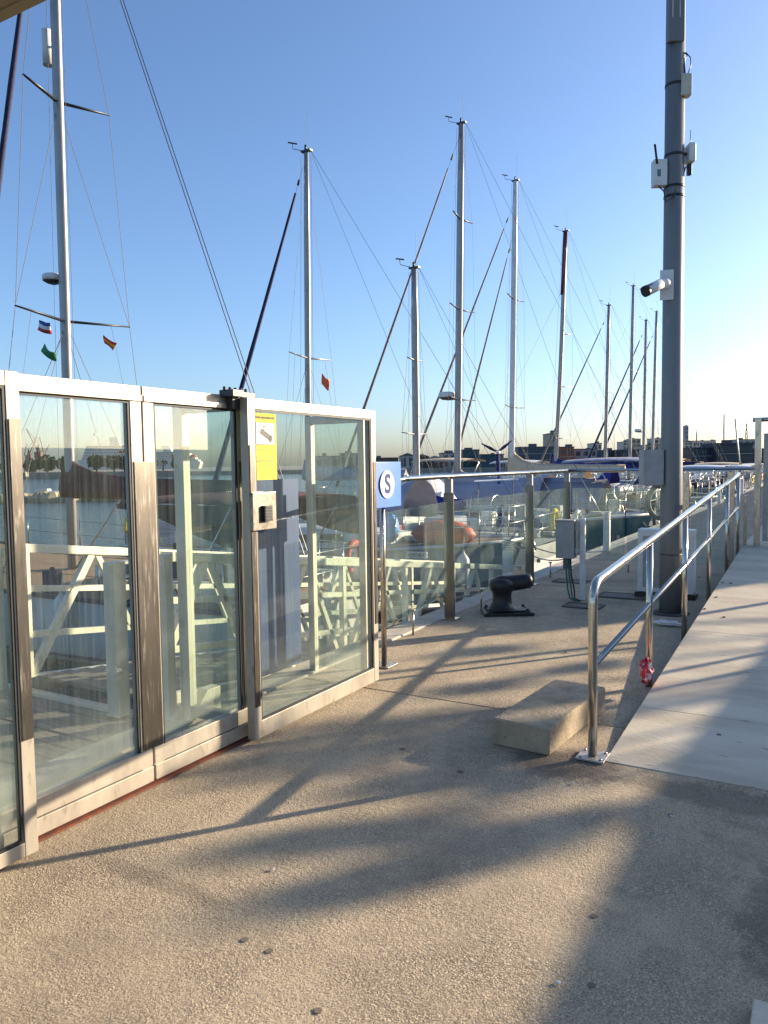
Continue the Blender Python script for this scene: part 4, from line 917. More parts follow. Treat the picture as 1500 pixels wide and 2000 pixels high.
            if m.get('topping', True):
                b = MB(); b.tube([(mx-rk-.15, .03, mh), (mx-(.36*L_), 0, base+1.1)], .0045, 4); t.part('topping_lift', b, M_WIREL, world=False)
        for gi, (bowx, z_top, gm, gr) in enumerate(m.get('fore', ())):
            a_ = onmast(z_top)+Vector((.1, 0, 0)); e_ = Vector((bowx, 0, zd(min(bowx, L_))+.15))
            b = MB(); b.tube([a_, e_], wr, 6); t.part('forestay', b, M_WIRE, world=False)
            if gm:
                p1 = a_.lerp(e_, .07); pp = [p1.lerp(e_, k/14*.95) for k in range(15)]
                b = MB(); b.tube([a_.lerp(e_, .035), a_.lerp(e_, .05)], [.03, .03], 8); b.tube(pp, [gr*(.45+.75*k/14+.05*math.sin(k*2.1)) for k in range(15)], 10); t.part('furled_genoa', b, gm, world=False)
                b = MB(); b.cyl(e_+(a_-e_).normalized()*.10, .09, .10, 12); t.part('furling_drum', b, M_BLACK, world=False)
        if m.get('boom', True):
            bz = base + m.get('bz', .95); bl = m.get('bl', .36*L_)
            b = MB(); b.tube([(mx-.05, 0, bz), (mx-bl, 0, bz-.03)], .065, 12); bo_ = t.part('boom', b, mm, world=False)
            if m.get('tent'):
                rws = []
                for k in range(17):
                    f = k/16; x = mx+.6-(bl+.9)*f; sg_ = .06*math.sin(f*PI*5); tz = m['tent']
                    rws.append([(x, 1.05, bz-tz+sg_*.6), (x, .80+sg_, bz-tz*.55), (x, .42, bz-tz*.14), (x, 0, bz+.12-.05*math.sin(f*PI*3)), (x, -.42, bz-tz*.14), (x, -.80-sg_, bz-tz*.55), (x, -1.05, bz-tz+sg_*.6)])
                b = MB(); b.grid(rws); t.part('boom_tent', b, cover, world=False)
            if cover:
                sc_ = m.get('cov', 1.0); rws = []
                for k in range(15):
                    f = k/14; x = mx+.10-(bl+.05)*f; top_ = bz+.16+(m.get('pk', .45)*math.exp(-f*m.get('pd', 12)))+m.get('body', .14)*(1-f*.8) ; ww = .13*(1.15-.5*f)
                    wob = .02*math.sin(k*1.9)
                    rws.append([(x, 0, bz-.11), (x, ww*.8, bz-.07), (x, ww+wob, bz+.05), (x, ww*.6, (bz+top_)/2), (x, 0, top_), (x, -ww*.6, (bz+top_)/2), (x, -ww-wob, bz+.05), (x, -ww*.8, bz-.07)])
                b = MB(); b.grid(rws, closed=True); b.f.append(tuple(range(14*8, 15*8))); b.sm.append(False); t.part('sail_cover', b, cover, world=False, fix=True)
            b = MB(); b.tube([(mx-.1, 0, base+.05), (mx-.25*bl-.1, 0, bz-.05)], .018, 6); t.part('vang', b, M_INOX2, world=False)
        if m.get('radar'):
            z = m['radar']; c = onmast(z); sd_ = m.get('rside', Vector((.42, 0, 0)))
            b = MB(); b.lathe(c+sd_, [(r_*m.get('rs', 1), z_*m.get('rs', 1)) for r_, z_ in ((.001,.0),(.14,.0),(.26,.06),(.28,.12),(.27,.20),(.22,.235),(.001,.245))], 24); rd = t.part('radar_dome', b, M_WHITEBOX, world=False)
            b = MB(); b.bar(c, c+sd_+Vector((0,0,-.01)), .05); b.lathe(c+sd_, [(r_*m.get('rs', 1), z_*m.get('rs', 1)) for r_, z_ in ((.001,-.012),(.15,-.012),(.262,.052))], 20); t.part('radar_bracket', b, M_BLACK, parent=rd, world=False)
    t.L = L_; t.zd = zd; t.hw = hw
    return t
def water_pt(px, D):   # XY where camera column px lies at depth D
    p = at_d(px, 905, D); return p.x, p.y

PI = math.pi
# A: big yacht on the left, bow to the left
xa, ya = on_y(141, 1080, 8.7).x, 8.7
LA = 11.0; mxA = 5.25
A = yacht('sailing_yacht', 'large white yacht at left, maroon boom cover, radar dome on its mast', (xa+mxA, ya), PI, LA, 3.7, 1.05, deck=M_DECKT, cabin=False, cover=M_MAROON, bimini=M_MAROON, stripe=M_NAVY, bimini_h=1.32, curtain=.55, wr=.005,
      masts=[dict(x=mxA, h=13.5, r=.098, dark=1, rake=.15, spr=((5.28, 1.12, .30), (8.85, .82, .26)), back='double', bl=4.75, bz=1.35, pk=.40, pd=9, body=.10, radar=5.95, rs=.62, rside=Vector((.28, -.0, 0)), topping=False,
                  fore=((8.8, 13.3, M_NAVY, .075),))])
def flag(p, w_, h_, mats, lab, drop=.35, seed=1, dirx=(1, .2)):
    rnd = random.Random(seed); rows = []; b = MB(); d = Vector((dirx[0], dirx[1], 0)).normalized()
    for i in range(7):
        f = i/6; row = []
        for j in range(7):
            g = j/6; row.append(Vector(p)+d*w_*g*(1-.15*f)+Vector((0,0,-h_*f-drop*w_*g*(1+.4*math.sin(3*g))))+Vector((-d.y, d.x, 0))*.05*math.sin(4*g+f*2+seed))
        rows.append(row)
    b.grid(rows, smooth=True)
    b.v = [tuple(Vector(v)-Vector(p)) for v in b.v]
    o = link_mesh('flag', b, mats); o.location = p
    if len(mats) > 1:
        for k, pl in enumerate(o.data.polygons):
            r_ = k//6; pl.material_index = (0 if r_ < 2 else (1 if r_ < 4 else 2)) if len(mats) > 2 else 0
    so = o.modifiers.new('thickness', 'SOLIDIFY'); so.thickness = .004
    tag(o, lab, 'flag', 'flags flying under the spreaders')
M_FRED = mat('flag_red', (.50,.03,.04), .7); M_FYEL = mat('flag_yellow', (.75,.45,.03), .7); M_FGRN = mat('flag_green', (.04,.22,.08), .7); M_FWHT = mat('flag_white', (.7,.7,.7), .7); M_FBLU = mat('flag_blue', (.03,.05,.25), .7); M_FORG = mat('flag_orange', (.70,.14,.05), .7)
flag(on_y(72, 624, 7.9), .30, .16, [M_FBLU, M_FWHT, M_FRED], 'red white and blue flag under the lower left spreader of the big mast', .25, 1)
flag(on_y(83, 670, 7.9), .25, .13, [M_FGRN], 'green pennant below the red white and blue flag', .6, 2)
flag(on_y(205, 655, 9.4), .21, .14, [M_FRED, M_FYEL, M_FRED], 'red and yellow flag under the right spreader of the big mast', .6, 4)
# cylinder reflector on A's mast
p = on_y(93, 95, 8.7); b = MB(); b.cyl((p.x, p.y, p.z-.27), .085, .56, 18); b.bar((p.x, p.y, p.z), (p.x+.22, p.y, p.z), .03); 
single('radar_reflector', b, M_WHITEBOX, 'white cylinder radar reflector high on the left mast', 'radar reflector', (p.x, p.y, p.z-.27))

# K: bow towards the quay with registration number
K = yacht('sailing_yacht', 'grey hulled yacht with plate 035738-F, bow towards the quay', (-14.2, 13.4), 0, 9.4, 2.9, 1.10, hull=M_HULLG, stripe=M_HULLW, deck=M_DECKT, cabin=True, masts=(), sprayhood=None, wheel=False)
yn = 13.4-1.47
p = on_y(815, 1084, 11.93)
b = MB(); b.box((p.x-.20, 11.905, p.z-.055), (p.x+.20, 11.935, p.z+.055)); pl_ = K.part('number_plate', b, M_WHITEBOX)
K.text('registration', '035738-F', .085, (p.x, 11.902, p.z), (R(90), 0, 0), M_INK, parent=pl_)
# B: ketch
xb, yb = water_pt(601, 20.3); xm_, ym2 = water_pt(814, 18.7)
B = yacht('sailing_yacht', 'ketch with navy furled genoa, second yacht mast from the left', (xb+6.6, yb), PI, 10.8, 3.2, 1.1, cover=M_GREYCV, bimini=None, sprayhood=M_GREYCV, stripe=M_NAVY,
      masts=[dict(x=6.6, h=1.2+1.6+(908-314)*20.3/1500, r=.085, rake=.15, spr=((5.6, .95, .12),), back='split', bl=3.0, pk=.2, body=.1, fore=((10.2, 10.5, M_NAVY, .07),))])
p = on_y(629, 728, yb+.7); flag(p, .20, .30, [M_FORG], 'small orange flag beside the second mast', .9, 3)
D_ = yacht('sailing_yacht', 'small yacht with short stubby mast and royal blue sail cover', (xm_+3.2, yb+2.9), PI, 7.6, 2.4, .95, cover=M_RBLUE, stripe=M_NAVY, wheel=False,
      masts=[dict(x=water_pt(813, 1)[0]*0+4.4, h=1.2+1.6+(905-530)*21.0/1500, r=.10, rake=.0, spr=((3.6, .7, -.05), (5.6, .45, .0)), back='split', bl=1.5, bz=.25, pk=.40, pd=5, body=.16, fore=())])
def place_mast_boat(name, lab, px, pytop, D, mxf=.56, L_=11, B_=3.4, fb=1.1, r=.085, spr=(), stern=None, **kw):
    x, y = water_pt(px, D); mk = kw.pop('mk', {})
    hor = 905-.014*(px-750)
    h = 1.2+1.6+(hor-pytop)*D/1500
    mx = L_*mxf
    m = dict(x=mx, h=h, r=r, spr=tuple((1.2+1.6+(hor-py)*D/1500, half, sw) for py, half, sw in spr), bl=L_*.38)
    if 'rad_py' in mk: m['radar'] = 1.2+1.6+(hor-mk.pop('rad_py'))*D/1500
    if 'fore' in mk: m['fore'] = tuple((L_*a, h*bb, c, d) for a, bb, c, d in mk.pop('fore'))
    m.update(mk)
    return yacht(name, lab, (x+mx, y), PI, L_, B_, fb, masts=[m], **kw)
# move the stubby mast boat so the mast falls on its column
xx, yy = water_pt(813, 21.0); D_.o.location = (xx+4.4, yy, WZ)
Cb = place_mast_boat('sailing_yacht', 'tallest masted yacht in the middle with grey boom tent and radar', 892, 262, 25, L_=12, B_=3.7, r=.115, spr=((780,1.05,.15),(608,.95,.12),(438,.75,.1)), cover=M_GREYCV, bimini=M_GREYCV, sprayhood=M_GREYCV, stripe=M_NAVY,
      mk=dict(rake=.25, fore=((.97,.965,M_TANSAIL,.05),), rad_py=778, rside=Vector((.40,0,0)), dark=1, bz=.62, pk=.55, pd=14, body=.02, tent=.75))
E = place_mast_boat('sailing_yacht', 'yacht with pale mast and two furled headsails right of the tallest mast', 998, 367, 31, L_=12, B_=3.7, r=.115, spr=((795,1.1,.12),(588,.95,.1)), cover=M_CREAMCV, sprayhood=M_CREAMCV, mk=dict(mat=M_MASTW, rake=.22, fore=((.98,.93,M_TANSAIL,.055),(.80,.84,M_TANSAIL,.05)), dark=1, pk=.95, pd=13, body=.12))
F = place_mast_boat('sailing_yacht', 'yacht whose dark mast has a maroon sleeve at its top', 1082, 463, 36.5, L_=11, B_=3.5, r=.10, spr=((855,1.2,.3),(755,1.1,.3),(655,.7,.3)), cover=M_RBLUE, sprayhood=M_RBLUE, bimini=M_CREAMCV, mk=dict(rake=.55, bend=-.05, topmat=M_MASTR, fore=((.98,.80,None,.05),)))
G = place_mast_boat('sailing_yacht', 'yacht with beige furled genoa, fourth mast left of the pole', 1181, 600, 44, L_=10.5, B_=3.4, r=.10, spr=((765,.8,.2),(830,.6,.2)), cover=M_NAVY, sprayhood=M_NAVY, mk=dict(rake=.2, fore=((.98,.95,M_TANSAIL,.06),)))
H = place_mast_boat('sailing_yacht', 'yacht with tall mast and black furled jib, third mast left of the pole', 1229, 563, 52, L_=12, B_=3.7, r=.11, spr=((825,1.0,.2),(725,.9,.2)), cover=M_NAVY, mk=dict(rake=.2, fore=((.98,.86,None,.06),)))
I_ = place_mast_boat('sailing_yacht', 'yacht with radar half way up its mast, second mast left of the pole', 1256, 628, 59, L_=11.5, B_=3.6, r=.11, spr=((735,.9,.2),), cover=M_CREAMCV, mk=dict(rake=.15, rad_py=842, fore=((.98,.95,M_NAVY,.08),)))
J = place_mast_boat('sailing_yacht', 'farthest left-berth yacht, its mast just beside the grey pole', 1273, 612, 66, L_=12, B_=3.7, r=.12, spr=((740,1.0,.2),(845,.9,.2)), cover=M_NAVY, mk=dict(rake=.3, fore=((.98,.90,M_NAVY,.085),)))
# boats lying bow to the quay, between the others
M_ = yacht('motor_sailer', 'teal hulled boat lying bow to the quay behind the pedestal box', (-13.0, 20.2), 0, 9.2, 2.9, 1.15, hull=M_HULLT, stripe=M_HULLW, cat='sailing yacht', sprayhood=M_WHITEBOX, masts=(), wheel=False)
M2 = yacht('sailing_yacht', 'white boat with a tarnished pulpit lying bow to the quay beyond the teal hull', (-13.4, 25.9), 0, 9.6, 3.0, 1.2, stripe=M_HULLT, masts=(), wheel=False, bimini=M_CREAMCV)
M3 = yacht('sailing_yacht', 'low white boat with navy boot stripe lying near the far row of masts', (-12.8, 32.0), 0, 9.2, 3.0, 1.1, masts=(), bimini=M_WHITEBOX)
M4 = yacht('sailing_yacht', 'white boat with white canopy seen left of the grey pole base', (-4.0, 40.2), PI, 10, 3.3, 1.1, masts=(), bimini=M_WHITEBOX, bimini_h=1.4)
M5 = yacht('sailing_yacht', 'grey hulled boat with cream canopy far along the quay', (-4.1, 48.2), PI, 10.5, 3.4, 1.2, hull=M_HULLG, masts=(), bimini=M_CREAMCV, bimini_h=1.4)
# things on decks
def blob(name, lab, cat, c, rx, ry, rz_, m, ang=0, seed=2, n=18):
    rnd = random.Random(seed); b = MB(); rows = []
    for i in range(11):
        th = PI*i/10; row = []
        for j in range(n):
            ph = 2*PI*j/n; k = 1+.06*math.sin(5*ph+seed)+.04*math.sin(9*th+ph*2)
            x = rx*k*math.sin(th)*math.cos(ph); y = ry*k*math.sin(th)*math.sin(ph); z = rz_*math.cos(th)*k
            row.append((x*math.cos(ang)-y*math.sin(ang), x*math.sin(ang)+y*math.cos(ang), z))
        rows.append(row)
    b.grid(rows, closed=True); o = link_mesh(name, b, m); o.location = c; return tag(o, lab, cat)
p = on_y(868, 1038, 12.9); blob('dinghy', 'overturned orange dinghy lashed on the grey yacht foredeck', 'dinghy', (p.x, 12.9, p.z-.04), .62, .42, .24, M_ORANGE, 0, 3)
p = on_y(763, 1031, 12.2); blob('sail_bag', 'bright blue bundled tarp hanging at the rail of the grey yacht', 'tarp', (p.x, 12.2, p.z), .16, .14, .26, M_CYAN, 0, 5)
def rib(lab, px, py, D, L_, ang):
    c = at_d(px, py, D); t = Thing('inflatable_dinghy', lab, 'dinghy', (c.x, c.y, c.z), ang, 'inflatable dinghies hung behind the yachts')
    for sgn in (1, -1):
        b = MB(); b.tube([(-L_/2, sgn*.42, 0), (-L_/2+.25, sgn*.42, 0), (L_*.25, sgn*.42, 0), (L_*.42, sgn*.28, .03), (L_*.5, 0, .06)], [.10,.19,.19,.18,.17], 14); t.part('tube', b, M_GREYRIB, world=False)
    b = MB(); b.box((-L_/2+.1, -.36, -.12), (L_*.3, .36, -.06)); b.box((-L_/2+.1, -.36, -.12), (-L_/2+.16, .36, .22)); t.part('floor', b, M_HULLW, world=False)
rib('grey inflatable dinghy hanging behind a yacht, left one of two', 1195, 958, 27, 2.6, PI/2)
rib('grey inflatable dinghy hanging behind a yacht, right one of two', 1250, 958, 31, 2.4, PI/2)
# ring lifebuoy / tyre
c = at_d(1289, 980, 12.8); b = MB(); 
b.tube([c+cr*.20*math.cos(a*PI/10)+Vector((0,0,.27*math.sin(a*PI/10))) for a in range(21)], .045, 8, caps=False); single('life_ring', b, mat('worn_ring', (.20,.17,.12), .7), 'brown ring fender hanging left of the grey pole', 'life ring', tuple(c))
# solar panel frame and wind generator
c = at_d(968, 938, 22); t = Thing('solar_panel_arch', 'flat solar panels on a steel arch below the wind generator', 'solar panel', tuple(c))
b = MB(); b.obox(c, 1.15, .9, .03, cr+Vector((0,0,.04))); t.part('panel', b, M_WHITEBOX)
for s_ in (-.5, .5):
    b = MB(); b.tube([c+cr*s_+Vector((0,0,-.02)), c+cr*s_+Vector((0,0,-1.35))], .016, 7); b.tube([c+cr*s_+Vector((0,0,-.35)), c+cr*(s_-.2)+Vector((0,0,-.45)), c+cr*(s_-.22)+Vector((0,0,-1.3))], .014, 7); t.part('arch_leg', b, M_INOX2)
c = at_d(974, 883, 24); t = Thing('wind_generator', 'small wind generator with navy blades on a blue wrapped pole', 'wind generator', tuple(c))
b = MB(); b.tube([c+Vector((0,0,-.1)), c+Vector((0,0,-1.6))], .045, 10); t.part('pole', b, M_RBLUE)
b = MB(); b.lathe(c+cdir*.12, [(.001,-.10),(.05,-.08),(.07,0),(.06,.12),(.02,.2),(.001,.21)], 16, ax=-cdir); hub = t.part('generator_body', b, M_WHITEBOX)
for a_ in (152, 38, -92):
    d = cr*math.cos(R(a_))+Vector((0,0,math.sin(R(a_)))); b = MB(); b.tube([c+cdir*.14+d*.06, c+cdir*.14+d*.25, c+cdir*.14+d*.58], [.03,.05,.015], 8, ell=.35, ref=tuple(cdir)); t.part('blade', b, M_NAVY)
# fenders
for i, (px, py, yq, lab) in enumerate(((905,1112,11.85,'white fender on the grey yacht side, right one'), (700,1105,11.85,'white fender on the grey yacht side seen through the sliding door'), (120,1200,6.82,'white fender hanging on the big left yacht hull'), (320,1165,6.82,'white fender near the stern of the big left yacht'))):
    p = on_y(px, py, yq); b = MB(); b.lathe((p.x, yq, p.z-.28), [(.001,0),(.05,.02),(.10,.08),(.11,.28),(.10,.46),(.05,.53),(.02,.56),(.02,.60)], 16); b.tube([(p.x,yq,p.z+.30),(p.x,yq+.05,p.z+.55)], .008, 5)
    single('fender', b, M_FENDER, lab, 'fender', (p.x, yq, p.z-.28))
# mooring ropes from quay to boats
for i, (a_, e_, lab) in enumerate((((QX, 8.6, .02), (xa+mxA-.1, 8.2, .05), 'mooring rope of the big left yacht'), ((QX, 12.6, .02), (-5.0, 13.3, .15), 'mooring rope to the grey yacht bow'), ((QX, 14.2, .02), (-4.9, 13.5, .15), 'second mooring rope to the grey yacht bow'), ((QX, 19.6, .02), (-4.1, 20.1, .2), 'mooring rope to the teal bow'))):
    a_ = Vector(a_); e_ = Vector(e_); b = MB(); b.tube([a_.lerp(e_, k/8)+Vector((0,0,-.18*math.sin(k/8*PI))) for k in range(9)], .011, 6); single('mooring_rope', b, M_ROPE, lab, 'rope', tuple(a_))
# service pillars and mooring stubs on the quay
for (X_, Y_, lab) in ((-3.47, 9.12, 'white service pillar behind the glass fence, nearest of the row'), (-3.36, 13.7, 'white service pillar seen just right of the meter post'), (-3.3, 21.5, 'white service pillar third along the quay'), (-3.3, 29.5, 'white service pillar fourth along the quay'), (-3.3, 38, 'white service pillar farthest along the quay')):
    t = Thing('service_pillar', lab, 'service pillar', (X_, Y_, 0), 0, 'service pillars along the quay'); hp_ = .50 if Y_ < 10 else .56
    b = MB(); b.box((X_-.055, Y_-.055, .0125), (X_+.055, Y_+.055, hp_)); t.part('column', b, M_WHITEBOX, bevel=.01)
    for k in range(4):
        b = MB(); b.box((X_-.055, Y_-.055, hp_+.012+k*.03), (X_+.055, Y_+.055, hp_+.028+k*.03)); t.part('louvre', b, M_WHITEBOX)
    b = MB(); b.box((X_-.04, Y_-.04, hp_), (X_+.04, Y_+.04, hp_+.12)); t.part('lamp_core', b, M_GREYBOX)
    b = MB(); b.box((X_-.06, Y_-.06, hp_+.13), (X_+.06, Y_+.06, hp_+.15)); t.part('cap', b, M_WHITEBOX)
for i, (px, py, h_) in enumerate(((807,1240,.22), (940,1188,.20), (1075,1128,.2), (1227,1118,.2))):
    p = on_z(px, py, 0); b = MB(); b.cyl((p.x, p.y, 0), .011, h_, 8); b.cyl((p.x, p.y, h_), .024, .02, 8)
    single('steel_pin', b, M_INOX2, ['thin steel pin on the quay beside the S sign post', 'thin steel pin left of the bollard', 'thin steel pin left of the meter post', 'thin steel pin between meter post and grey pole'][i], 'pin', (p.x, p.y, 0))
for i, (Y_, lab) in enumerate(((22.4, 'grey gangplank to the yacht with the boom tent'), (28.2, 'grey gangplank to the pale masted yacht'), (34.8, 'grey gangplank to the maroon topped yacht'), (40.4, 'grey gangplank to the boat with the white canopy'))):
    b = MB(); b.bar((QX+.25, Y_, .05), (-5.0, Y_+.1, .22), .30, .03); b.bar((QX+.25, Y_+.15, .07), (-5.0, Y_+.25, .24), .02, .05)
    for k in range(3): b.cyl((QX+.1-k*.6, Y_+.17, .05+k*.05), .012, .8, 6)
    single('gangplank', b, M_GREYBOX, lab, 'gangplank', (QX, Y_, .03))
# far small craft beyond the pole, ends of both rows
cols = [M_HULLW, M_HULLG, M_HULLW, M_HULLN]
labs = ['small white boat right of the pole, nearest of the far cluster', 'small boat with cream canopy, second of the far cluster', 'small white boat with white canopy, third of the far cluster', 'dark hulled small boat at the end of the far cluster', 'white boat at the outer end of the quay', 'grey boat second from the outer end of the quay']
for i, (Y_, cv) in enumerate(((53.0, M_WHITEBOX), (56.8, M_CREAMCV), (60.8, M_WHITEBOX), (64.5, M_GREYCV), (68.3, M_CREAMCV), (72.2, M_WHITEBOX))):
    yacht('small_boat', labs[i], (-3.9-.2*(i % 2), Y_), PI, 9+.5*(i % 3), 3.1, 1.15, hull=cols[i % 4], masts=(), bimini=cv, bimini_h=1.25, cat='boat', group='small boats far along the quay')
p = at_d(1437, 870, 80); b = MB(); b.tube([(p.x+.6, p.y, WZ+.3), (p.x-.1, p.y, p.z+2.8)], [.10,.07], 8); single('leaning_mast', b, M_MAST, 'lone leaning mast over the water left of the right gate', 'mast', (p.x, p.y, WZ+.3))

# ================================================================== FAR SHORE
M_LAND = mat('far_quay', (.30, .27, .22), .9, col2=(.22, .20, .17), scale=.2)
def far_xy(px, D): 
    p = at_d(px, 905, D); return Vector((p.x, p.y, 0))
def slab(px0, px1, D0, D1, z0, z1, name, m):
    a, b_, c, d = far_xy(px0, D0), far_xy(px1, D0), far_xy(px1, D1), far_xy(px0, D1); q = MB()
    q.add([(v.x, v.y, z) for z in (z0, z1) for v in (a, b_, c, d)], [(0,3,2,1),(4,5,6,7),(0,1,5,4),(1,2,6,5),(2,3,7,6),(3,0,4,7)]); return struct(name, q, m, fix=True)
slab(-300, 2600, 262, 1500, -3, .1, 'far_shore', M_LAND)
mole = slab(-400, 365, 66, 74, -2.2, -.75, 'breakwater', mat('tan_rock', (.42, .34, .22), .9, col2=(.26, .21, .14), scale=.9, bump=1, bscale=3, bdist=.3))
rnd = random.Random(5)
b = MB()
for k in range(170):
    px = rnd.uniform(-380, 368); c = far_xy(px, rnd.uniform(64.5, 67)); r = rnd.uniform(.35, .85); ph = rnd.uniform(0, 6)
    vs = [Vector((math.sin(th)*math.cos(a), math.sin(th)*math.sin(a), math.cos(th)))*r*rnd.uniform(.75, 1.1)+Vector((c.x, c.y, -1.25+r*.25)) for th in (.5, 1.3, 2.2) for a in [ph+i*PI/3 for i in range(6)]]
    b.add(vs, [(i*6+j, i*6+(j+1) % 6, (i+1)*6+(j+1) % 6, (i+1)*6+j) for i in range(2) for j in range(6)] + [tuple(range(6))[::-1], tuple(range(12, 18))])
o = struct('breakwater_rocks', b, mat('tan_boulders', (.44, .36, .24), .9, col2=(.20, .165, .11), scale=.7), fix=True); o['kind'] = 'stuff'
for i, (px0, px1) in enumerate(((8, 35), (72, 118))):
    a = far_xy(px0, 68); c = far_xy(px1, 68); q = MB(); q.bar((a.x, a.y, -.55), (c.x, c.y, -.55), 1.1, .4); q.bar((a.x, a.y, -.30), ((a.x+c.x)/2, (a.y+c.y)/2, -.25), .9, .25)
    single('white_skiff', q, M_HULLW, ['short white skiff drawn up on the rocky mole, left one', 'longer white skiff drawn up on the rocky mole, right one'][i], 'boat', (a.x, a.y, -.6), bevel=.1)

cnt = [0]
BH = 1.25
def building(px0, px1, pytop, D, lab, wall, storeys=2, roof='flat', win=M_WGL, depth=14, base_z=.1, ncol=None, wh=.55, rm=None, name='building', cat='building', gap=.22):
    hor = 905-.014*((px0+px1)/2-750); H_ = 1.6+((hor-pytop)*(BH if D < 300 else 1.1)+1.5)*D/1500
    a = far_xy(px0, D); c = far_xy(px1, D); ax = (c-a); W_ = ax.length; ax.normalize(); nrm = Vector((ax.y, -ax.x, 0))  # towards the camera
    if nrm.dot(-a) < 0: nrm = -nrm
    ang = math.atan2(ax.y, ax.x); ctr = (a+c)/2
    t = Thing(name, lab, cat, (ctr.x, ctr.y, base_z), ang)      # local: x along, -y towards camera
    h = H_-base_z; b = MB(); b.box((-W_/2, 0, 0), (W_/2, depth, h)); t.part('wall', b, wall, world=False)
    if roof == 'gable':
        b = MB(); b.prism([(-W_/2-.3, h), (W_/2+.3, h), (0, h+W_*.20)], 'y', -.3, depth); t.part('roof', b, rm or wall, world=False, fix=True)
    else:
        b = MB(); b.box((-W_/2-.2, -.25, h), (W_/2+.2, depth, h+.35)); rf = t.part('roof', b, rm or M_FROOF, world=False)
        rnd2 = random.Random(int(px0*7+D)); 
        for k in range(max(1, int(W_/9))):
            x = rnd2.uniform(-W_/2+1, W_/2-2); b = MB(); hh = rnd2.uniform(.6, 1.5); b.box((x, 1, h+.352), (x+rnd2.uniform(1, 3), 3, h+hh)); t.part('roof_box', b, M_FGREY if k % 2 else M_FROOF, parent=rf, world=False)
    sh = h/storeys; nc = ncol or max(2, int(W_/2.6)); cw = W_/nc; b = MB()
    for s_ in range(storeys):
        for k in range(nc):
            x0 = -W_/2+cw*(k+gap); x1 = -W_/2+cw*(k+1-gap); z0 = sh*(s_+(1-wh)/2); z1 = sh*(s_+(1+wh)/2)
            b.box((x0, -.06, z0), (x1, .05, z1))
    o = t.part('windows', b, win, world=False, kind='stuff'); o.name = 'window'
    if storeys > 1:
        b = MB()
        for s_ in range(1, storeys): b.box((-W_/2, -.30, sh*s_-.12), (W_/2, -.001, sh*s_+.12))
        t.part('floor_band', b, M_FGREY, world=False)
    return t
M_FROOF = mat('far_dark_roof', (.10, .10, .11), .8); M_FGREY = mat('far_grey', (.30, .30, .30), .8)
M_FTAN = mat('far_tan_wall', (.34, .29, .22), .9); M_FBROWN = mat('far_brown_wall', (.11, .075, .055), .9); M_FTEAL = mat('far_teal_panel', (.025, .085, .105), .6)
M_FBLUEG = mat('far_blue_grey', (.055, .080, .105), .6); M_FBRICK = mat('far_brick', (.30, .11, .06), .9); M_FPALE = mat('far_pale_wall', (.45, .42, .37), .9); M_FDARK = mat('far_dark_steel', (.035, .042, .052), .6)
building(600, 662, 893, 300, 'low grey shed on the far shore seen through the sliding door', M_FGREY, 1)
building(664, 720, 888, 300, 'tan shed on the far shore behind the sliding door top', M_FTAN, 1)
building(722, 778, 897, 290, 'low brown building left of the far boathouse', M_FBROWN, 1)
building(781, 811, 893, 268, 'pale gabled boathouse on the far shore right of the S sign', M_FPALE, 1, roof='gable', ncol=2, wh=.7, rm=M_FROOF)
building(812, 838, 894, 268, 'brown gabled shed beside the pale boathouse', M_FBROWN, 1, roof='gable', ncol=3, rm=M_FROOF)
building(839, 862, 896, 266, 'brown gabled shed, second from the boathouse', M_FBROWN, 1, roof='gable', ncol=3, rm=M_FTAN)
building(863, 893, 889, 275, 'grey building left of the tallest mast foot', M_FPALE, 2)
building(894, 936, 884, 280, 'dark teal building with roof boxes behind the tallest mast', M_FTEAL, 2)
building(938, 984, 891, 264, 'teal clad block with pale frames behind the wind generator', M_FTEAL, 1, ncol=4, wh=.8, win=M_FBLUEG)
building(985, 1010, 897, 266, 'tan low building left of the long glazed building', M_FTAN, 1)
building(1012, 1092, 879, 276, 'long dark glazed waterfront building with three floors', M_FBLUEG, 3, ncol=20, wh=.6)
building(1074, 1085, 852, 320, 'narrow tan tower rising behind the long glazed building', M_FTAN, 3)
building(1093, 1121, 879, 274, 'red brick block beside the long glazed building', M_FBRICK, 2)
building(1122, 1166, 882, 280, 'grey office building right of the red brick block', M_FGREY, 2, win=M_FDARK)
building(1167, 1208, 884, 284, 'darker grey office building behind the fourth mast', M_FBLUEG, 2)
building(1160, 1175, 869, 420, 'pale small tower behind the grey offices', M_FPALE, 3)
building(1210, 1262, 883, 276, 'dark green grey quay building left of the pole', M_FDARK, 2)
building(1216, 1232, 866, 560, 'pale apartment tower left of two behind the masts', M_FPALE, 5)
building(1233, 1251, 861, 600, 'pale apartment tower right of two behind the masts', M_FTAN, 5)
building(1262, 1300, 872, 330, 'tan building beside the grey pole', M_FTAN, 3)
building(1277, 1297, 860, 520, 'pale tower just left of the pole', M_FPALE, 4)
building(1337, 1344, 838, 800, 'slim dark tower just right of the pole', M_FGREY, 8)
building(1338, 1352, 866, 600, 'striped pale apartment house right of the pole', M_FPALE, 6, gap=.1)
building(1353, 1398, 864, 620, 'wide pale terraced building on the skyline right of the pole', M_FPALE, 3)
building(1352, 1398, 879, 274, 'dark warehouse with a pale strip right of the pole', M_FDARK, 2, ncol=8)
building(1399, 1470, 872, 270, 'long dark blue shed behind the water at right', M_FDARK, 2, ncol=14)
building(1440, 1478, 862, 400, 'grey building behind the long blue shed', M_FGREY, 3)
building(1480, 1560, 880, 280, 'dark building behind the right gate', M_FBROWN, 2)
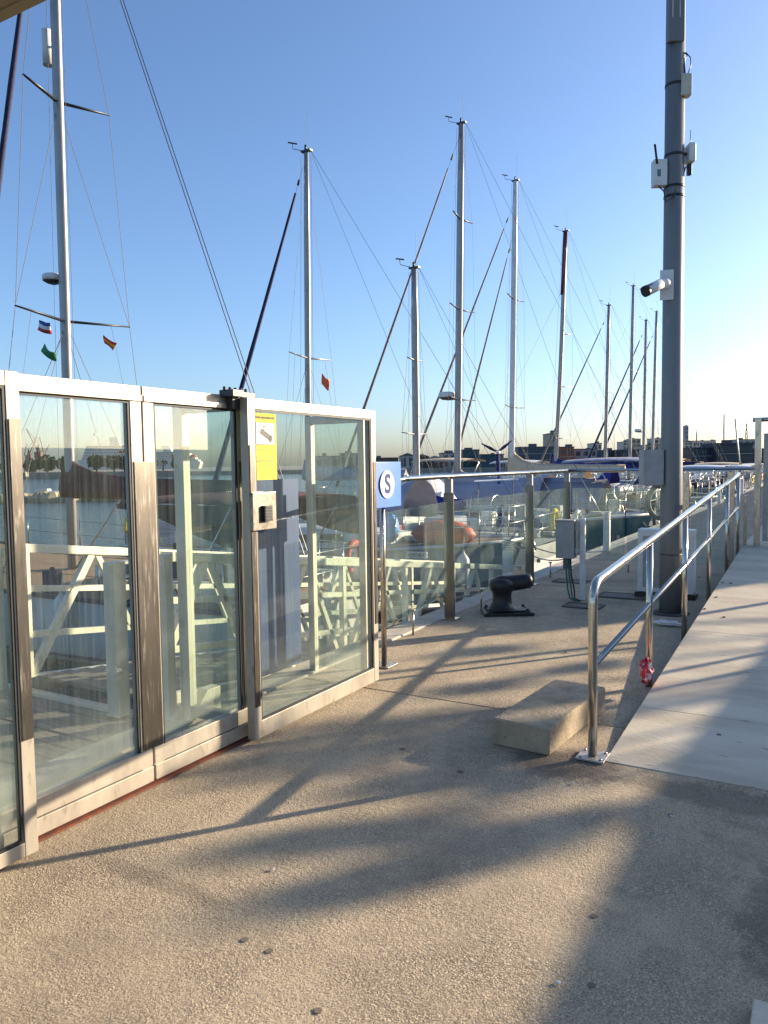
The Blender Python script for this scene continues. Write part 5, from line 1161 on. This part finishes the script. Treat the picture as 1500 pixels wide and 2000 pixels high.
def lattice(px, pyt, D, lab, w0=3.0, seg=9, m=M_FROOF):
    hor = 905-.014*(px-750); H_ = 1.6+(hor-pyt)*D/1500; c = far_xy(px, D); t = Thing('lattice_mast', lab, 'mast', (c.x, c.y, .1)); b = MB()
    for sx_, sy_ in ((-1,-1),(1,-1),(1,1),(-1,1)): b.bar((c.x+sx_*w0/2, c.y+sy_*w0/2, .1), (c.x+sx_*.15, c.y+sy_*.15, H_*.92), .30)
    for k in range(seg):
        f = k/seg; g = (k+1)/seg; wa, wb = w0/2*(1-f)+.15, w0/2*(1-g)+.15; za, zb = .1+H_*.92*f, .1+H_*.92*g
        b.bar((c.x-wa, c.y, za), (c.x+wb, c.y, zb), .22); b.bar((c.x+wa, c.y, za), (c.x-wb, c.y, zb), .22); b.box((c.x-wa-.3, c.y-wa, za), (c.x+wa+.3, c.y+wa, za+.25))
    b.bar((c.x, c.y, H_*.9), (c.x, c.y, H_), .2); t.part('lattice', b, m)
lattice(1457, 820, 520, 'lattice radio tower on the skyline at right', 3.2)
lattice(1413, 800, 520, 'very thin tall mast on the skyline at right', .7, 4)
lattice(1360, 838, 560, 'thin mast with arm on the skyline right of the pole', .8, 4)
# port cranes at left
def crane(px, pyt, D, lab, flip=1):
    c = far_xy(px, D); H_ = 1.6+(915-pyt)*D/1500; t = Thing('harbour_crane', lab, 'crane', (c.x, c.y, .1), R(30)); q = H_; b = MB()
    for sx_ in (-1, 1): b.bar((sx_*q*.14, 0, 0), (0, 0, q*.62), q*.022); b.bar((sx_*q*.14, q*.12, 0), (0, 0, q*.62), q*.022)
    b.bar((-q*.1, 0, q*.25), (q*.1, 0, q*.25), q*.02); t.part('portal', b, M_CRANE, world=False)
    b = MB(); b.box((-q*.08, -q*.05, q*.32), (q*.07, q*.05, q*.46)); t.part('cabin', b, M_CRANE, world=False)
    b = MB(); b.bar((0, 0, q*.45), (flip*q*.26, 0, q*1.0), q*.022); b.bar((-flip*q*.04, 0, q*.62), (flip*q*.26, 0, q*1.0), q*.010); b.bar((-flip*q*.12, 0, q*.45), (-flip*q*.04, 0, q*.80), q*.02); t.part('jib', b, M_CRANE, world=False)
M_CRANE = mat('crane_red_grey', (.16, .085, .075), .8)
crane(76, 836, 420, 'slim harbour crane seen through the left glass, tallest', -1)
crane(57, 850, 470, 'harbour crane beside the tallest crane at far left', 1)
crane(84, 868, 520, 'small far harbour crane right of the other cranes', 1)
# cruise ship and ferry
def ship(px0, px1, pyt, D, lab, seed=1, bowl=True):
    a = far_xy(px0, D); c = far_xy(px1, D); Ls = (c-a).length; ang = math.atan2(c.y-a.y, c.x-a.x); hor = 916; H_ = (hor-pyt)*D/1500
    t = Thing('cruise_ship', lab, 'ship', (a.x, a.y, .2), ang); sg = Ls; b = MB()
    hh = H_*.30
    prof = [(0, 0), (sg*.97, 0), (sg, hh*.8), (sg*.99, hh), (-sg*.02, hh)]
    b.prism(prof, 'y', -5, 5); t.part('hull', b, M_HULLW, world=False, fix=True)
    nd = 5
    for k in range(nd):
        x0 = sg*(.03+.015*k); x1 = sg*(.97-.045*k); z0 = hh+(H_*.42)*k/nd; z1 = hh+(H_*.42)*(k+1)/nd
        b = MB(); b.box((x0, -4.6+.1*k, z0), (x1, 4.6, z1-.12*(z1-z0))); dk = t.part('deck', b, M_HULLW, world=False)
        b = MB(); nn = 22
        for j in range(nn):
            xx0 = x0+(x1-x0)*(j+.25)/nn; b.box((xx0, -4.75+.1*k, z0+(z1-z0)*.25), (xx0+(x1-x0)/nn*.55, -4.55+.1*k, z0+(z1-z0)*.7))
        o = t.part('window', b, M_FGREY, parent=dk, world=False, kind='stuff')
    b = MB(); b.prism([(sg*.42, H_*.72), (sg*.55, H_*.72), (sg*.52, H_*.95), (sg*.40, H_*.95)], 'y', -2, 2); fn = t.part('funnel', b, M_HULLW, world=False, fix=True)
    b = MB(); b.tube([(sg*.2, 0, H_*.7), (sg*.2, 0, H_*1.0)], .35, 8); b.lathe((sg*.2, 0, H_*1.0), [(.001,0),(1.3,.5),(1.6,1.6),(1.0,2.7),(.001,3.0)], 12); t.part('radar_mast', b, M_HULLW, world=False)
    b = MB()
    for k in range(4): b.tube([(sg*(.56+.1*k), -5, H_*.52), (sg*(.56+.1*k)+4, -5, H_*.52)], .9, 8)
    t.part('lifeboat', b, M_FORG, world=False)
ship(160, 300, 850, 640, 'white passenger ship with orange funnel seen through the left glass')
ship(268, 394, 868, 590, 'second white ship, lower and nearer, in the middle glass')
# stepped quay wall and dark trees at left
slab(-380, 350, 232, 262, -3, .6, 'far_quay_wall', M_LAND)
b = MB(); 
q0, q1 = far_xy(-60, 150), far_xy(52, 150)
for k in range(5):
    a = q0.lerp(q1, k/5); c = q0.lerp(q1, (k+1)/5); d = (c-a).normalized(); 
    b.bar((a.x, a.y, .6), (c.x, c.y, .6), 1.2, .8); b.bar((a.x, a.y, -1.3), (a.x, a.y, .3), 1.0)
single('arched_bridge', b, M_FTAN, 'tan arched harbour bridge at the far left behind the glass', 'bridge', tuple(q0))
M_FTREE = mat('far_tree', (.035, .05, .025), .9, col2=(.06, .075, .035), scale=.8)
def far_tree(px, pyt, w_, D, lab, palm=False, seed=0):
    rnd = random.Random(seed+int(px)); c = far_xy(px, D); H_ = 1.6+(915-pyt)*D/1500; r = w_/2*D/1500; t = Thing('palm_tree' if palm else 'broad_tree', lab, 'tree', (c.x, c.y, .1), 0, 'trees on the far left shore')
    b = MB(); b.tube([(c.x, c.y, .1), (c.x+.2, c.y, H_*.75)], [.3, .18], 7); t.part('trunk', b, M_BARK)
    b = MB()
    if palm:
        for k in range(16):
            an = rnd.uniform(0, 2*PI); el = rnd.uniform(-.3, 1.0); p0 = Vector((c.x+.2, c.y, H_*.75)); pr = None
            for q in range(5):
                f = q/4; p_ = p0+Vector((math.cos(an)*r*f, math.sin(an)*r*f, r*(math.sin(el)*f-.9*f*f)))
                if pr is not None:
                    s2 = Vector((-math.sin(an), math.cos(an), 0))*.22; b.add([pr-s2, pr+s2, p_+s2*.6-Vector((0,0,.15)), p_-s2*.6-Vector((0,0,.15))], [(0,1,2,3)])
                pr = p_
    else:
        for k in range(420):
            u = Vector((rnd.gauss(0,1), rnd.gauss(0,1), rnd.gauss(0,1))).normalized()*rnd.random()**.4; cc_ = Vector((c.x+u.x*r, c.y+u.y*r, H_*.62+u.z*H_*.38*(1+.25*math.sin(u.x*5+seed))))
            a_ = Vector((rnd.uniform(-1,1),rnd.uniform(-1,1),rnd.uniform(-1,1))).normalized(); e_ = a_.orthogonal().normalized()*.4; a_ = a_*.55; b.add([cc_-a_, cc_+e_, cc_+a_, cc_-e_], [(0,1,2,3)])
    t.part('crown', b, M_FTREE, kind='stuff')
tl = ['leftmost dark tree on the far shore', 'dark tree under the cranes', 'broad dark tree right of the cranes', 'dark tree left of the big yacht mast', 'dark tree in front of the white ship bow', 'dark tree below the white ship decks', 'palm in front of the second white ship', 'second palm in front of the white ships', 'low tree at the second glass panel', 'dark tree at the middle post']
for i, (px, pt, w_, pm) in enumerate(((20,898,40,0),(62,897,34,0),(92,890,44,0),(128,893,36,0),(188,888,34,0),(222,890,38,0),(298,893,26,1),(318,893,24,1),(345,897,22,0),(246,893,26,0))):
    far_tree(px, pt, w_, 240, tl[i]+', seen through the glass', bool(pm), i)
